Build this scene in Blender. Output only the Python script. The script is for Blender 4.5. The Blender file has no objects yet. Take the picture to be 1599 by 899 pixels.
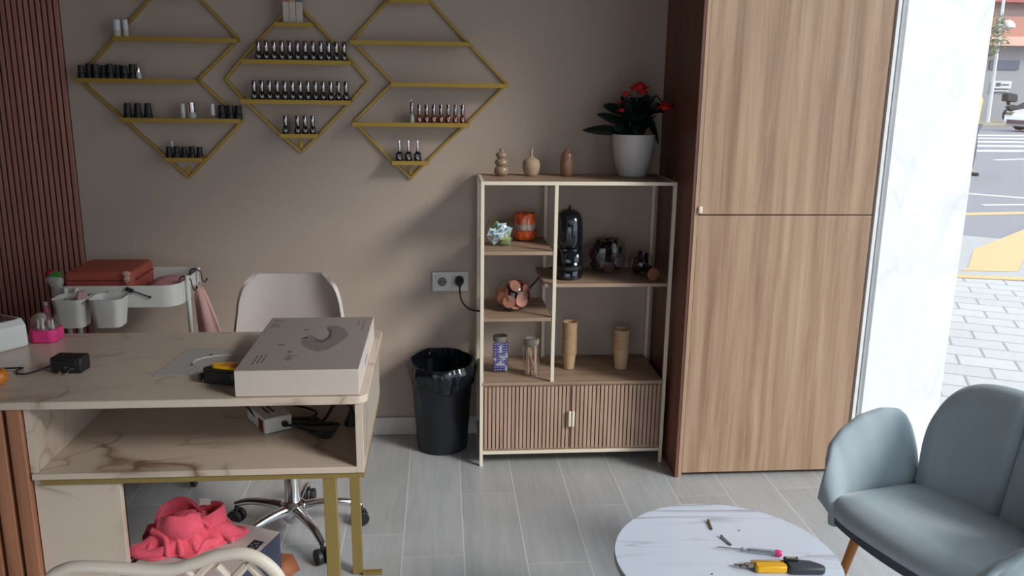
import bpy, math, random
from mathutils import Vector, Matrix
random.seed(7)
C = bpy.context.scene.collection
PI = math.pi

# ------------------------------------------------------------------ camera
def set_camera():
    F, p, r, yw = 1320.4, .23407, .013650, .085577
    fw = Vector((math.sin(yw)*math.cos(p), math.cos(yw)*math.cos(p), -math.sin(p)))
    rt = Vector((math.cos(yw), -math.sin(yw), 0)); up = rt.cross(fw)
    rt2 = rt*math.cos(r) + up*math.sin(r); up2 = -rt*math.sin(r) + up*math.cos(r)
    cam = bpy.data.cameras.new('camera'); o = bpy.data.objects.new('camera', cam); C.objects.link(o)
    cam.sensor_width = 36; cam.sensor_fit = 'HORIZONTAL'; cam.lens = F/1599*36
    cam.clip_start = .05; cam.clip_end = 300
    m = Matrix((rt2, up2, -fw)).transposed().to_4x4(); m.translation = Vector((0, -3.469, 1.48))
    o.matrix_world = m
    bpy.context.scene.camera = o
set_camera()

# ------------------------------------------------------------------ world, light, exposure
sc = bpy.context.scene
sc.view_settings.view_transform = 'Standard'; sc.view_settings.look = 'None'
sc.view_settings.gamma = 1; sc.view_settings.use_curve_mapping = False
sc.view_settings.exposure = 0.0
W = bpy.data.worlds.new('overcast_sky'); sc.world = W; W.use_nodes = True
W.node_tree.nodes['Background'].inputs[0].default_value = (.80, .90, 1.0, 1)
W.node_tree.nodes['Background'].inputs[1].default_value = 2.3
def area(name, loc, rot, sx, sy, power, col, portal=False):
    l = bpy.data.lights.new(name, 'AREA'); l.shape = 'RECTANGLE'; l.size = sx; l.size_y = sy
    l.energy = power; l.color = col
    if portal: l.cycles.is_portal = True
    o = bpy.data.objects.new(name, l); C.objects.link(o); o.location = loc; o.rotation_euler = rot
    return o
WIN_Y0, WIN_Y1, WIN_TOP = -3.9, -.46, 2.58
area('window_portal', (1.60, (WIN_Y0+WIN_Y1)/2, WIN_TOP/2), (0, PI/2, 0), WIN_TOP, WIN_Y1-WIN_Y0, 1, (1, 1, 1), True)
sun = bpy.data.lights.new('sun', 'SUN'); sun.energy = 2.8; sun.angle = math.radians(15); sun.color = (1, .96, .92)
area('window_portal', (-.55, -4.84, 1.06), (PI/2, 0, 0), 2.9, 2.06, 1, (1, 1, 1), True)  # portal for the added window behind the camera
so = bpy.data.objects.new('sun', sun); C.objects.link(so); so.location = (6, -6, 8)
so.rotation_euler = Vector((.70, -.55, .53)).to_track_quat('Z', 'Y').to_euler()

# ------------------------------------------------------------------ materials
def nodes(name):
    m = bpy.data.materials.new(name); m.use_nodes = True
    return m, m.node_tree.nodes, m.node_tree.links, m.node_tree.nodes['Principled BSDF']
def mathn(N, L, op, a, b=None, c=None):
    n = N.new('ShaderNodeMath'); n.operation = op
    for i, v in enumerate((a, b, c)):
        if v is None: continue
        if isinstance(v, (int, float)): n.inputs[i].default_value = v
        else: L.new(v, n.inputs[i])
    return n.outputs[0]
def mixc(N, L, f, a, b):
    n = N.new('ShaderNodeMix'); n.data_type = 'RGBA'
    for i, v in ((0, f), (6, a), (7, b)):
        if isinstance(v, (int, float)): n.inputs[i].default_value = v
        elif isinstance(v, tuple): n.inputs[i].default_value = v if len(v) == 4 else (*v, 1)
        else: L.new(v, n.inputs[i])
    return n.outputs[2]
def coords(N, L, scale=(1, 1, 1), kind='Object', rot=(0, 0, 0)):
    t = N.new('ShaderNodeTexCoord'); mp = N.new('ShaderNodeMapping')
    mp.inputs['Scale'].default_value = scale; mp.inputs['Rotation'].default_value = rot
    L.new(t.outputs[kind], mp.inputs[0]); return mp.outputs[0]
def noise(N, L, vec, scale, detail=3, rough=.5, dist=0):
    n = N.new('ShaderNodeTexNoise'); n.inputs['Scale'].default_value = scale
    n.inputs['Detail'].default_value = detail; n.inputs['Roughness'].default_value = rough
    n.inputs['Distortion'].default_value = dist
    L.new(vec, n.inputs['Vector']); return n.outputs['Fac']
def ramp(N, L, fac, stops):
    n = N.new('ShaderNodeValToRGB'); L.new(fac, n.inputs[0]); cr = n.color_ramp
    while len(cr.elements) < len(stops): cr.elements.new(.5)
    for e, (p, c) in zip(cr.elements, stops):
        e.position = p; e.color = c if len(c) == 4 else (*c, 1)
    return n.outputs[0]
def bump(N, L, bs, h, st, dist=.002):
    b = N.new('ShaderNodeBump'); b.inputs['Strength'].default_value = st; b.inputs['Distance'].default_value = dist
    L.new(h, b.inputs['Height']); L.new(b.outputs[0], bs.inputs['Normal'])
def sc3(c, k): return tuple(min(1, max(0, x*k)) for x in c)
_M = {}
def P(name, col, rough=.5, metal=0, var=.08, scale=25, bmp=0, coat=0, sheen=0, spec=None):
    if name in _M: return _M[name]
    m, N, L, bs = nodes(name); v = coords(N, L); f = noise(N, L, v, scale, 4)
    L.new(mixc(N, L, f, sc3(col, 1-var), sc3(col, 1+var)), bs.inputs['Base Color'])
    bs.inputs['Roughness'].default_value = rough; bs.inputs['Metallic'].default_value = metal
    if coat: bs.inputs['Coat Weight'].default_value = coat; bs.inputs['Coat Roughness'].default_value = .08
    if sheen: bs.inputs['Sheen Weight'].default_value = sheen; bs.inputs['Sheen Roughness'].default_value = .4
    if spec is not None: bs.inputs['Specular IOR Level'].default_value = spec
    if bmp: bump(N, L, bs, f, bmp)
    _M[name] = m; return m
def wood(name, dark, mid, light, axis=2, k=1., rough=.5, wide=1.):
    m, N, L, bs = nodes(name)
    s = [9*k/wide]*3; s[axis] = .45*k; v = coords(N, L, tuple(s))
    a = noise(N, L, v, 1.6, 8, .68, 1.1)
    s2 = [70*k]*3; s2[axis] = 1.6*k; b = noise(N, L, coords(N, L, tuple(s2)), 1.5, 4, .6)
    s3 = [3.2*k/wide]*3; s3[axis] = .30*k; v3 = coords(N, L, tuple(s3))
    w = N.new('ShaderNodeTexWave'); w.wave_type = 'BANDS'; w.bands_direction = 'X' if axis != 0 else 'Y'
    w.inputs['Scale'].default_value = 1.1; w.inputs['Distortion'].default_value = 14
    w.inputs['Detail'].default_value = 3; w.inputs['Detail Scale'].default_value = .9; L.new(v3, w.inputs['Vector'])
    f = mathn(N, L, 'ADD', mathn(N, L, 'MULTIPLY', a, .55), mathn(N, L, 'MULTIPLY', b, .27))
    f = mathn(N, L, 'ADD', f, mathn(N, L, 'MULTIPLY', w.outputs['Fac'], .11))
    L.new(ramp(N, L, f, ((.30, dark), (.48, mid), (.66, light))), bs.inputs['Base Color'])
    bs.inputs['Roughness'].default_value = rough
    bump(N, L, bs, f, .15, .001)
    return m
def marble(name, base, vein, sc_=2.2, amt=1., rough=.22, warm=None, stretch=(1, 1, 1), rot=(0, 0, .6)):
    m, N, L, bs = nodes(name)
    v = coords(N, L, stretch, rot=rot)
    wn = N.new('ShaderNodeTexNoise'); wn.inputs['Scale'].default_value = sc_*1.1; wn.inputs['Detail'].default_value = 5
    L.new(v, wn.inputs['Vector'])
    vm = N.new('ShaderNodeVectorMath'); vm.operation = 'MULTIPLY_ADD'; L.new(wn.outputs['Color'], vm.inputs[0])
    vm.inputs[1].default_value = (.35/sc_*2,)*3; L.new(v, vm.inputs[2]); vv = vm.outputs[0]
    def veins(scale, w, lo, hi):
        a = noise(N, L, vv, scale, 2, .5)
        d = mathn(N, L, 'ABSOLUTE', mathn(N, L, 'SUBTRACT', a, .5))
        e = ramp(N, L, d, ((0, (1, 1, 1)), (w, (.45, .45, .45)), (w*3.2, (0, 0, 0))))
        mk = ramp(N, L, noise(N, L, v, scale*.8+.7, 1), ((lo, (0, 0, 0)), (hi, (1, 1, 1))))
        return mathn(N, L, 'MULTIPLY', e, mk)
    f = mathn(N, L, 'ADD', veins(sc_, .010, .42, .54), mathn(N, L, 'MULTIPLY', veins(sc_*2.3, .010, .46, .60), .6))
    f = mathn(N, L, 'MULTIPLY', f, amt)
    b = mixc(N, L, noise(N, L, v, sc_*1.4, 3), sc3(base, .93), warm or sc3(base, 1.05))
    L.new(mixc(N, L, f, b, vein), bs.inputs['Base Color'])
    bs.inputs['Roughness'].default_value = rough
    return m
def thin_glass(name, tint=(.95, .97, .97), gloss=.12, rough=.02):
    if name in _M: return _M[name]
    m, N, L, bs = nodes(name); N.remove(bs)
    out = N['Material Output']; tr = N.new('ShaderNodeBsdfTransparent'); gl = N.new('ShaderNodeBsdfGlossy')
    gl.inputs['Roughness'].default_value = rough; lw = N.new('ShaderNodeLayerWeight'); lw.inputs[0].default_value = .5
    t = mixc(N, L, noise(N, L, coords(N, L), 9), tint, sc3(tint, .985)); L.new(t, tr.inputs[0])
    f = mathn(N, L, 'ADD', mathn(N, L, 'MULTIPLY', mathn(N, L, 'POWER', lw.outputs['Facing'], 3.), .75), gloss*.45)
    mx = N.new('ShaderNodeMixShader'); L.new(f, mx.inputs[0]); L.new(tr.outputs[0], mx.inputs[1]); L.new(gl.outputs[0], mx.inputs[2])
    L.new(mx.outputs[0], out.inputs[0]); _M[name] = m; return m

def floor_mat():
    m, N, L, bs = nodes('grey_wood_look_tile')
    t = N.new('ShaderNodeTexCoord'); sp = N.new('ShaderNodeSeparateXYZ'); L.new(t.outputs['Object'], sp.inputs[0])
    cx = mathn(N, L, 'DIVIDE', mathn(N, L, 'SUBTRACT', sp.outputs[0], .0685), .2)
    ci = mathn(N, L, 'FLOOR', cx); fx = mathn(N, L, 'FRACT', cx)
    # staggered cross joints, tiles 1.2 m long
    off = mathn(N, L, 'ADD', mathn(N, L, 'MULTIPLY', ci, .4167), 2.)
    known = {-2: -.856, -1: -1.0, 0: -.579, 1: -1.062, 2: -.690, 4: -.643}
    for i_, y_ in known.items():
        is_ = mathn(N, L, 'COMPARE', ci, float(i_), .25)
        off = mathn(N, L, 'ADD', off, mathn(N, L, 'MULTIPLY', is_, -y_/1.2-i_*.4167))
    yy = mathn(N, L, 'ADD', mathn(N, L, 'DIVIDE', sp.outputs[1], 1.2), off)
    yi = mathn(N, L, 'FLOOR', yy); fy = mathn(N, L, 'FRACT', yy)
    gx = mathn(N, L, 'MINIMUM', fx, mathn(N, L, 'SUBTRACT', 1, fx)); gy = mathn(N, L, 'MINIMUM', fy, mathn(N, L, 'SUBTRACT', 1, fy))
    g = mathn(N, L, 'MAXIMUM', mathn(N, L, 'LESS_THAN', gx, .0105), mathn(N, L, 'LESS_THAN', gy, .0012))
    cb = N.new('ShaderNodeCombineXYZ'); L.new(ci, cb.inputs[0]); L.new(yi, cb.inputs[1])
    wn = N.new('ShaderNodeTexWhiteNoise'); L.new(cb.outputs[0], wn.inputs['Vector'])
    vm = N.new('ShaderNodeVectorMath'); vm.operation = 'ADD'; L.new(t.outputs['Object'], vm.inputs[0])
    vs = N.new('ShaderNodeVectorMath'); vs.operation = 'SCALE'; vs.inputs['Scale'].default_value = 20; L.new(wn.outputs['Color'], vs.inputs[0]); L.new(vs.outputs[0], vm.inputs[1])
    mp = N.new('ShaderNodeMapping'); mp.inputs['Scale'].default_value = (26, 2.2, 1); L.new(vm.outputs[0], mp.inputs[0])
    a = noise(N, L, mp.outputs[0], 1.6, 7, .65, .6)
    mp2 = N.new('ShaderNodeMapping'); mp2.inputs['Scale'].default_value = (6, 1.5, 1); L.new(vm.outputs[0], mp2.inputs[0])
    b = noise(N, L, mp2.outputs[0], 1.3, 3, .5)
    f = mathn(N, L, 'ADD', mathn(N, L, 'MULTIPLY', a, .6), mathn(N, L, 'MULTIPLY', b, .4))
    col = ramp(N, L, f, ((.30, (.36, .358, .365)), (.5, (.43, .43, .44)), (.70, (.50, .50, .51))))
    tone = mathn(N, L, 'ADD', .93, mathn(N, L, 'MULTIPLY', wn.outputs['Value'], .14))
    vt = N.new('ShaderNodeVectorMath'); vt.operation = 'SCALE'; L.new(col, vt.inputs[0]); L.new(tone, vt.inputs['Scale'])
    L.new(mixc(N, L, g, vt.outputs[0], (.62, .61, .60)), bs.inputs['Base Color'])
    bs.inputs['Roughness'].default_value = .33
    h = mathn(N, L, 'SUBTRACT', mathn(N, L, 'MULTIPLY', f, .3), g); bump(N, L, bs, h, .4, .0015)
    return m
def brick_mat(name, c1, c2, mortar, bw, bh, ms=.01, rough=.85, rot=(0, 0, 0)):
    m, N, L, bs = nodes(name); b = N.new('ShaderNodeTexBrick'); L.new(coords(N, L, rot=rot), b.inputs['Vector'])
    b.inputs['Color1'].default_value = (*c1, 1); b.inputs['Color2'].default_value = (*c2, 1); b.inputs['Mortar'].default_value = (*mortar, 1)
    b.inputs['Scale'].default_value = 1; b.inputs['Brick Width'].default_value = bw; b.inputs['Row Height'].default_value = bh; b.inputs['Mortar Size'].default_value = ms
    L.new(b.outputs['Color'], bs.inputs['Base Color']); bs.inputs['Roughness'].default_value = rough
    return m

PAINT = P('warm_white_wall_paint', (.485, .38, .315), .85, var=.02, scale=3, bmp=.05)
CEIL = P('ceiling_paint', (.24, .19, .155), .9, var=.02)
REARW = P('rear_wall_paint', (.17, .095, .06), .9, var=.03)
BASEB = P('baseboard_white', (.66, .61, .57), .45, var=.02)
WALNUT = wood('walnut_veneer', (.25, .138, .082), (.42, .265, .172), (.54, .37, .255), 2, 1., .48, 1.)
WALNUT_E = wood('walnut_edge', (.34, .21, .13), (.45, .29, .19), (.54, .37, .25), 2, 1.4, .5)
SHADEWOOD = wood('shaded_walnut_side', (.11, .042, .026), (.17, .065, .040), (.24, .10, .060), 2, 1.2, .45)  # walnut darkened and reddened: the wardrobe side's shade is in the colour
SHELFW = wood('oak_walnut_shelf_board', (.27, .17, .115), (.38, .255, .175), (.47, .33, .235), 0, 1.3, .5)
SLATW = wood('slat_oak_walnut', (.36, .22, .155), (.48, .31, .225), (.57, .385, .29), 2, 1.5, .5)
REDSLAT = wood('wall_slat_walnut', (.32, .125, .095), (.42, .18, .14), (.50, .23, .18), 2, 1.6, .5)
DESKSLAT = wood('desk_slat_walnut', (.22, .085, .045), (.36, .15, .08), (.46, .20, .11), 2, 1.6, .5)
GROOVE = P('dark_felt', (.07, .035, .028), .95)
GROOVE2 = P('dark_backing', (.10, .055, .04), .9)
DESKM = marble('desk_marble', (.62, .50, .41), (.22, .13, .085), 1.7, 1.0, .2, warm=(.66, .54, .44), stretch=(.7, 1.2, 1))
TABM = marble('table_marble', (.68, .73, .84), (.34, .34, .38), 2.6, .9, .25, stretch=(.35, 2.4, 1), rot=(0, 0, .08))
FACM = marble('facade_marble', (.88, .88, .88), (.50, .55, .57), 1.1, .45, .25, stretch=(1.4, 1, .8), rot=(0, .7, 0))
GOLD = P('brass', (.44, .275, .05), .42, .45, .05)
GOLDL = P('brass_legs', (.34, .235, .075), .42, .45, .05)
CREAM = P('cream_metal', (.80, .70, .55), .45, 0, .03)
BLACKG = P('black_gloss_plastic', (.006, .008, .012), .12, 0, .1, coat=.6)
BLACK = P('black_matte_plastic', (.012, .012, .013), .5, 0, .15)
RUBBER = P('black_rubber', (.015, .014, .014), .6)
BINM = P('dark_bin_plastic', (.010, .013, .018), .42)
BAGM = P('black_bag_film', (.008, .010, .014), .18, 0, .2, 40, .6)
WHITEP = P('white_plastic', (.72, .70, .67), .4, 0, .02)
WHITEC = P('white_ceramic', (.66, .63, .62), .35, 0, .02)
CARD = P('shaded_white_card', (.33, .285, .27), .5, 0, .02)  # white card darkened: shade of the box top put into the colour
CARDW = P('white_card_edge', (.60, .51, .45), .5, 0, .02)
INK = P('grey_print_ink', (.08, .065, .065), .6)
INKR = P('rose_print_ink', (.32, .18, .17), .6)
INKL = P('light_grey_print', (.15, .13, .13), .6)
CHROME = P('chrome', (.80, .80, .82), .12, 1, .02)
CAPCH = P('dark_chrome_cap', (.42, .40, .41), .14, 1, .05)
STEEL = P('steel', (.45, .44, .43), .3, 1, .05)
POLB = P('dark_polish_glass', (.010, .010, .012), .06, 0, .1, coat=1)
POLR = P('red_polish_glass', (.15, .022, .018), .08, 0, .2, coat=1)
LABEL = P('silver_white_print', (.75, .72, .68), .4)
GREYCAP = P('taupe_lid', (.27, .235, .21), .55)
CUP = P('kraft_paper', (.60, .40, .24), .75, 0, .05, 60)
KRAFTP = P('wooden_stirrer', (.60, .38, .26), .7, 0, .12, 60)
GREYV = P('grey_blue_velvet', (.37, .435, .48), .75, 0, .12, 14, .12, sheen=.5)
PINKT = P('pink_towel', (.72, .09, .14), .95, 0, .15, 90, .5, sheen=.3)
PINKL = P('light_pink_towel', (.62, .36, .33), .95, 0, .15, 90, .6, sheen=.3)
CORAL = P('coral_pouch', (.42, .085, .06), .6, 0, .1)
PINKC = P('pink_translucent', (.45, .20, .22), .4, 0, .15)
MAG = P('magenta_plastic', (.75, .04, .22), .35)
GREEN = P('green_cap', (.03, .30, .04), .4)
REDP = P('red_plastic', (.45, .02, .04), .4)
CLOUDY = P('milky_plastic', (.50, .48, .42), .35)
LEAF = P('dark_leaf', (.006, .016, .012), .38, 0, .35, 30)
FLOWER = P('red_petal', (.60, .012, .02), .5, 0, .2)
SOIL = P('potting_soil', (.03, .02, .015), .95)
ORANGE = P('orange_wrapper', (.80, .11, .015), .4, 0, .2, 40, .4)
AMBER = P('orange_amber_plastic', (.55, .17, .02), .25)
YEL = P('yellow_plastic', (.80, .42, .01), .4)
NAVY = P('dark_navy_rubber', (.035, .042, .055), .55)
NAVYC = P('navy_carton', (.035, .04, .075), .5)
BLUE = P('blue_sachet', (.045, .04, .28), .35, 0, .3, 60)
WHITES = P('white_sachet', (.62, .62, .70), .4)
BROWNC = P('dark_coffee_capsule', (.10, .022, .020), .3, 0, .25, 60)
LIDC = P('copper_capsule_lid', (.36, .14, .085), .45, .2, .3, 90)
LIDW = P('cream_capsule_lid', (.60, .42, .33), .45, .0, .3, 90)
VASE1 = P('glazed_taupe', (.33, .235, .165), .25, 0, .12, 50)
VASE2 = P('matte_sand', (.40, .285, .195), .7, 0, .08, 80, .2)
VASE3 = P('glazed_rose_brown', (.28, .15, .105), .2, 0, .18, 50)
LEGW = P('amber_wood_leg', (.45, .16, .035), .4)
BROWNB = P('brown_cardboard', (.30, .10, .045), .7)
ALU = P('grey_aluminium', (.30, .30, .31), .45, .4, .25, 12)
WHITEF = P('white_frame', (.85, .85, .85), .4)
DARKF = P('dark_seal', (.03, .03, .045), .6)
GLASS = thin_glass('clear_glass')
PANE = thin_glass('window_glass', (.97, .985, .98), .05)
SKIN = P('skin', (.50, .30, .22), .6)

# ------------------------------------------------------------------ mesh builder
WL = {}
class MB:
    def __init__(s): s.v = []; s.f = []
    def add(s, vs, fs):
        b = len(s.v); s.v += [Vector(v) for v in vs]; s.f += [tuple(i+b for i in f) for f in fs]; return s
    def box(s, x0, x1, y0, y1, z0, z1, M=None):
        vs = [Vector((x, y, z)) for x in (x0, x1) for y in (y0, y1) for z in (z0, z1)]
        if M is not None: vs = [M @ v for v in vs]
        return s.add(vs, [(0, 1, 3, 2), (4, 6, 7, 5), (0, 4, 5, 1), (2, 3, 7, 6), (0, 2, 6, 4), (1, 5, 7, 3)])
    def bar(s, a, b, w, h=None, up=(0, 0, 1)):
        a, b = Vector(a), Vector(b); h = h or w; d = (b-a).normalized(); u = Vector(up)
        if abs(d.dot(u)) > .98: u = Vector((0, 1, 0))
        x = d.cross(u).normalized()*w/2; y = x.cross(d).normalized()*h/2
        vs = [p+sx*x+sy*y for p in (a, b) for sx, sy in ((-1, -1), (1, -1), (1, 1), (-1, 1))]
        return s.add(vs, [(0, 3, 2, 1), (4, 5, 6, 7), (0, 1, 5, 4), (1, 2, 6, 5), (2, 3, 7, 6), (3, 0, 4, 7)])
    def tube(s, pts, r, seg=8, caps=True, closed=False):
        pts = [Vector(p) for p in pts]; n = len(pts); R = r if isinstance(r, (list, tuple)) else [r]*n
        b = len(s.v); ref = None
        for i, p in enumerate(pts):
            if closed: d = pts[(i+1) % n]-pts[i-1]
            else: d = pts[min(i+1, n-1)]-pts[max(i-1, 0)]
            d.normalize()
            if ref is None: ref = d.orthogonal().normalized()
            else: ref = (ref - d*ref.dot(d)).normalized()
            q = d.cross(ref)
            for k in range(seg):
                a = 2*PI*k/seg; s.v.append(p+(ref*math.cos(a)+q*math.sin(a))*R[i])
        for i in range(n if closed else n-1):
            j = (i+1) % n
            for k in range(seg): s.f.append((b+i*seg+k, b+i*seg+(k+1) % seg, b+j*seg+(k+1) % seg, b+j*seg+k))
        if caps and not closed:
            s.f.append(tuple(b+k for k in range(seg))[::-1]); s.f.append(tuple(b+(n-1)*seg+k for k in range(seg)))
        return s
    def cyl(s, a, b, r0, r1=None, seg=20): return s.tube([a, b], [r0, r0 if r1 is None else r1], seg)
    def lathe(s, prof, c=(0, 0, 0), seg=32, sx=1, sy=1, cap0=True, cap1=True, M=None, sq=2.):
        b = len(s.v); c = Vector(c)
        for r, z in prof:
            for k in range(seg):
                a = 2*PI*k/seg; ca, sa = math.cos(a), math.sin(a)
                q = 1 if sq == 2. else (abs(ca)**sq+abs(sa)**sq)**(-1/sq)
                p = Vector((r*ca*sx*q, r*sa*sy*q, z)); s.v.append((M @ p if M else p)+c)
        n = len(prof)
        for i in range(n-1):
            for k in range(seg): s.f.append((b+i*seg+k, b+i*seg+(k+1) % seg, b+(i+1)*seg+(k+1) % seg, b+(i+1)*seg+k))
        if cap0: s.f.append(tuple(b+k for k in range(seg))[::-1])
        if cap1: s.f.append(tuple(b+(n-1)*seg+k for k in range(seg)))
        return s
    def prism(s, poly, fn, t0, t1):
        n = len(poly); vs = [fn(x, y, t) for t in (t0, t1) for x, y in poly]
        return s.add(vs, [tuple(range(n))[::-1], tuple(range(n, 2*n))] + [(i, (i+1) % n, n+(i+1) % n, n+i) for i in range(n)])
    def grid(s, fn, nu, nv, wrap=False):
        b = len(s.v)
        for i in range(nu+1):
            for j in range(nv+1): s.v.append(Vector(fn(i/nu, j/nv)))
        for i in range(nu):
            for j in range(nv): a = b+i*(nv+1)+j; s.f.append((a, a+nv+1, a+nv+2, a+1))
        return s
    def pillow(s, fn, th, nu, nv):
        """closed thick sheet: centre surface fn(u,v), half thickness th(u,v)"""
        e = 1e-3; F, B = [], []
        for i in range(nu+1):
            for j in range(nv+1):
                u, v = i/nu, j/nv; p = Vector(fn(u, v))
                du = Vector(fn(min(u+e, 1), v))-Vector(fn(max(u-e, 0), v)); dv = Vector(fn(u, min(v+e, 1)))-Vector(fn(u, max(v-e, 0)))
                n = du.cross(dv)
                n = n.normalized() if n.length > 1e-12 else Vector((0, -1, 0))
                t = th(u, v); t = t if isinstance(t, tuple) else (t, t)
                F.append(p+n*t[0]); B.append(p-n*t[1])
        b = len(s.v); K = len(F); s.v += F+B; w = nv+1
        for i in range(nu):
            for j in range(nv):
                a = i*w+j; s.f.append((b+a, b+a+w, b+a+w+1, b+a+1)); s.f.append((b+K+a, b+K+a+1, b+K+a+w+1, b+K+a+w))
        ring = [i*w for i in range(nu+1)] + [nu*w+j for j in range(1, w)] + [i*w+nv for i in range(nu-1, -1, -1)] + [j for j in range(nv-1, 0, -1)]
        for i, a in enumerate(ring):
            c = ring[(i+1) % len(ring)]; s.f.append((b+a, b+K+a, b+K+c, b+c))
        return s
    def build(s, name, mat, parent=None, loc=None, bevel=0, sub=0, solid=0, smooth=True, ang=35, seg=2):
        base = WL[parent.name] if parent else Vector(loc or (0, 0, 0))
        me = bpy.data.meshes.new(name); me.from_pydata([v-base for v in s.v], [], s.f); me.update()
        import bmesh
        bm = bmesh.new(); bm.from_mesh(me); bmesh.ops.recalc_face_normals(bm, faces=bm.faces[:]); bm.to_mesh(me); bm.free()
        me.materials.append(mat)
        if smooth: me.shade_smooth(); me.set_sharp_from_angle(angle=math.radians(ang))
        o = bpy.data.objects.new(name, me); C.objects.link(o)
        if parent: o.parent = parent
        else: o.location = base
        WL[o.name] = base
        if solid: d = o.modifiers.new('s', 'SOLIDIFY'); d.thickness = solid; d.offset = 0
        if bevel: d = o.modifiers.new('b', 'BEVEL'); d.width = bevel; d.segments = seg; d.limit_method = 'ANGLE'; d.angle_limit = math.radians(40)
        if sub: d = o.modifiers.new('u', 'SUBSURF'); d.levels = sub; d.render_levels = sub
        return o
def B(*a, **k): return MB().box(*a, **k)
def thing(name, label, cat, loc, group=None):
    o = bpy.data.objects.new(name, None); C.objects.link(o); o.location = loc; o.empty_display_size = .05
    WL[o.name] = Vector(loc); return tag(o, label, cat, group)
def tag(o, label, cat, group=None, kind=None):
    o['label'] = label; o['category'] = cat
    if group: o['group'] = group
    if kind: o['kind'] = kind
    return o
def struct(o): o['kind'] = 'structure'; return o
def dup(root, loc=None, rotz=None, label=None, rot=None):
    r = root.copy(); C.objects.link(r)
    if loc is not None: r.location = loc
    if rotz is not None: r.rotation_euler = (0, 0, rotz)
    if rot is not None: r.rotation_euler = rot
    if label: r['label'] = label
    for ch in list(root.children):
        c = ch.copy(); C.objects.link(c); c.parent = r
        for g in list(ch.children):
            d = g.copy(); C.objects.link(d); d.parent = c
    return r
def rz(a): return Matrix.Rotation(a, 3, 'Z')
ORD = ['first', 'second', 'third', 'fourth', 'fifth', 'sixth', 'seventh', 'eighth', 'ninth', 'tenth', 'eleventh', 'twelfth', 'thirteenth',
       'fourteenth', 'fifteenth', 'sixteenth', 'seventeenth', 'eighteenth', 'nineteenth', 'twentieth']

# ------------------------------------------------------------------ room shell
struct(B(-2.4, 1.62, -4.8, 0, -.1, 0).build('floor', floor_mat(), smooth=False))
struct(B(-2.4, 1.75, 0, .15, -.1, 2.75).build('wall_back', PAINT, smooth=False))
struct(B(-2.55, -2.4, -4.8, .15, -.1, 2.75).build('wall_left', REARW, smooth=False))
struct(MB().box(-2.55, -2.0, -4.95, -4.8, -.1, 2.75).box(.9, 1.75, -4.95, -4.8, -.1, 2.75).box(-2.0, .9, -4.95, -4.8, 1.7, 2.75).box(-2.0, .9, -4.95, -4.8, -.1, .02).build('wall_front', REARW, smooth=False))
w2 = struct(MB().box(-2.0, -1.95, -4.90, -4.85, .02, 2.1).box(.85, .9, -4.90, -4.85, .02, 2.1).box(-1.95, .85, -4.90, -4.85, 2.05, 2.1).box(-.6, -.55, -4.90, -4.85, .02, 2.05).build('fill_window', ALU))  # unseen window, added behind the camera to let in fill light
B(-1.95, .85, -4.878, -4.872, .02, 2.05).build('pane', PANE, w2)
struct(B(-2.55, 1.75, -4.95, .15, 2.75, 2.85).build('ceiling', CEIL, smooth=False))
struct(B(1.60, 1.75, -4.8, -.45, WIN_TOP, 2.75).box(1.60, 1.75, -4.8, WIN_Y0, -.1, WIN_TOP).build('wall_right', REARW, smooth=False))
struct(B(-1.42, .90, -.012, -.0005, 0, .08).build('baseboard_back', BASEB, bevel=.003))
# wall slats, left end of the back wall
sp = thing('slat_panel', 'dark reddish wooden slat panel covering the left end of the back wall', 'wall panel', (-1.9, 0, 0))
B(-2.38, -1.425, -.010, -.0005, .0, 2.74).build('felt_backing', GROOVE, sp)
mb = MB(); x = -1.425
while x > -2.36:
    mb.box(x-.0145, x, -.020, -.010, 0, 2.74); x -= .0214
mb.build('slats', REDSLAT, sp, bevel=.001)
# shop window on the right: frame strips, pane
wf = struct(B(1.599, 1.612, -.485, -.45, 0, WIN_TOP).build('window_1', WHITEF, bevel=.001))
mb = MB(); mb.box(1.612, 1.622, -.475, -.452, 0, WIN_TOP).build('seal', DARKF, wf)
mb = MB(); mb.box(1.622, 1.644, -.470, -.451, 0, WIN_TOP).build('channel', ALU, wf)
mb = MB(); mb.box(1.612, 1.618, WIN_Y0, -.478, .02, WIN_TOP-.02).build('pane', PANE, wf)
mb = MB(); mb.box(1.60, 1.635, WIN_Y0, -.486, WIN_TOP-.03, WIN_TOP); mb.box(1.60, 1.635, WIN_Y0, -.486, -.01, .012)
mb.box(1.60, 1.635, WIN_Y0, WIN_Y0+.05, 0, WIN_TOP); mb.build('window_frame', ALU, wf)
# marble facade pillar outside
struct(B(1.645, 1.975, -.45, .15, -.05, 3.2).build('wall_facade', FACM, smooth=False))

# ------------------------------------------------------------------ tall wardrobe
wd = thing('wardrobe', 'tall walnut veneer cabinet with two stacked flush doors beside the shop window', 'cabinet', (1.25, -.24, 0))
B(.905, .930, -.486, -.001, 0, 2.72).build('side_panel', SHADEWOOD, wd, bevel=.001)
B(.9305, 1.598, -.462, -.001, .02, 2.72).build('carcass', SHADEWOOD, wd)
B(.9305, 1.598, -.455, -.03, 0, .02).build('plinth', GROOVE2, wd)
B(.917, .9305, -.4875, -.4865, 0, 2.72).build('front_edge', WALNUT_E, wd)
d1 = B(.932, 1.5885, -.484, -.464, .018, 1.032).build('door', WALNUT, wd, bevel=.0012)
d2 = B(.932, 1.5885, -.484, -.464, 1.036, 2.70).build('door', WALNUT, wd, bevel=.0012)
MB().box(.928, .944, -.496, -.4845, 1.040, 1.066).build('knob', CREAM, d2, bevel=.004)

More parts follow.
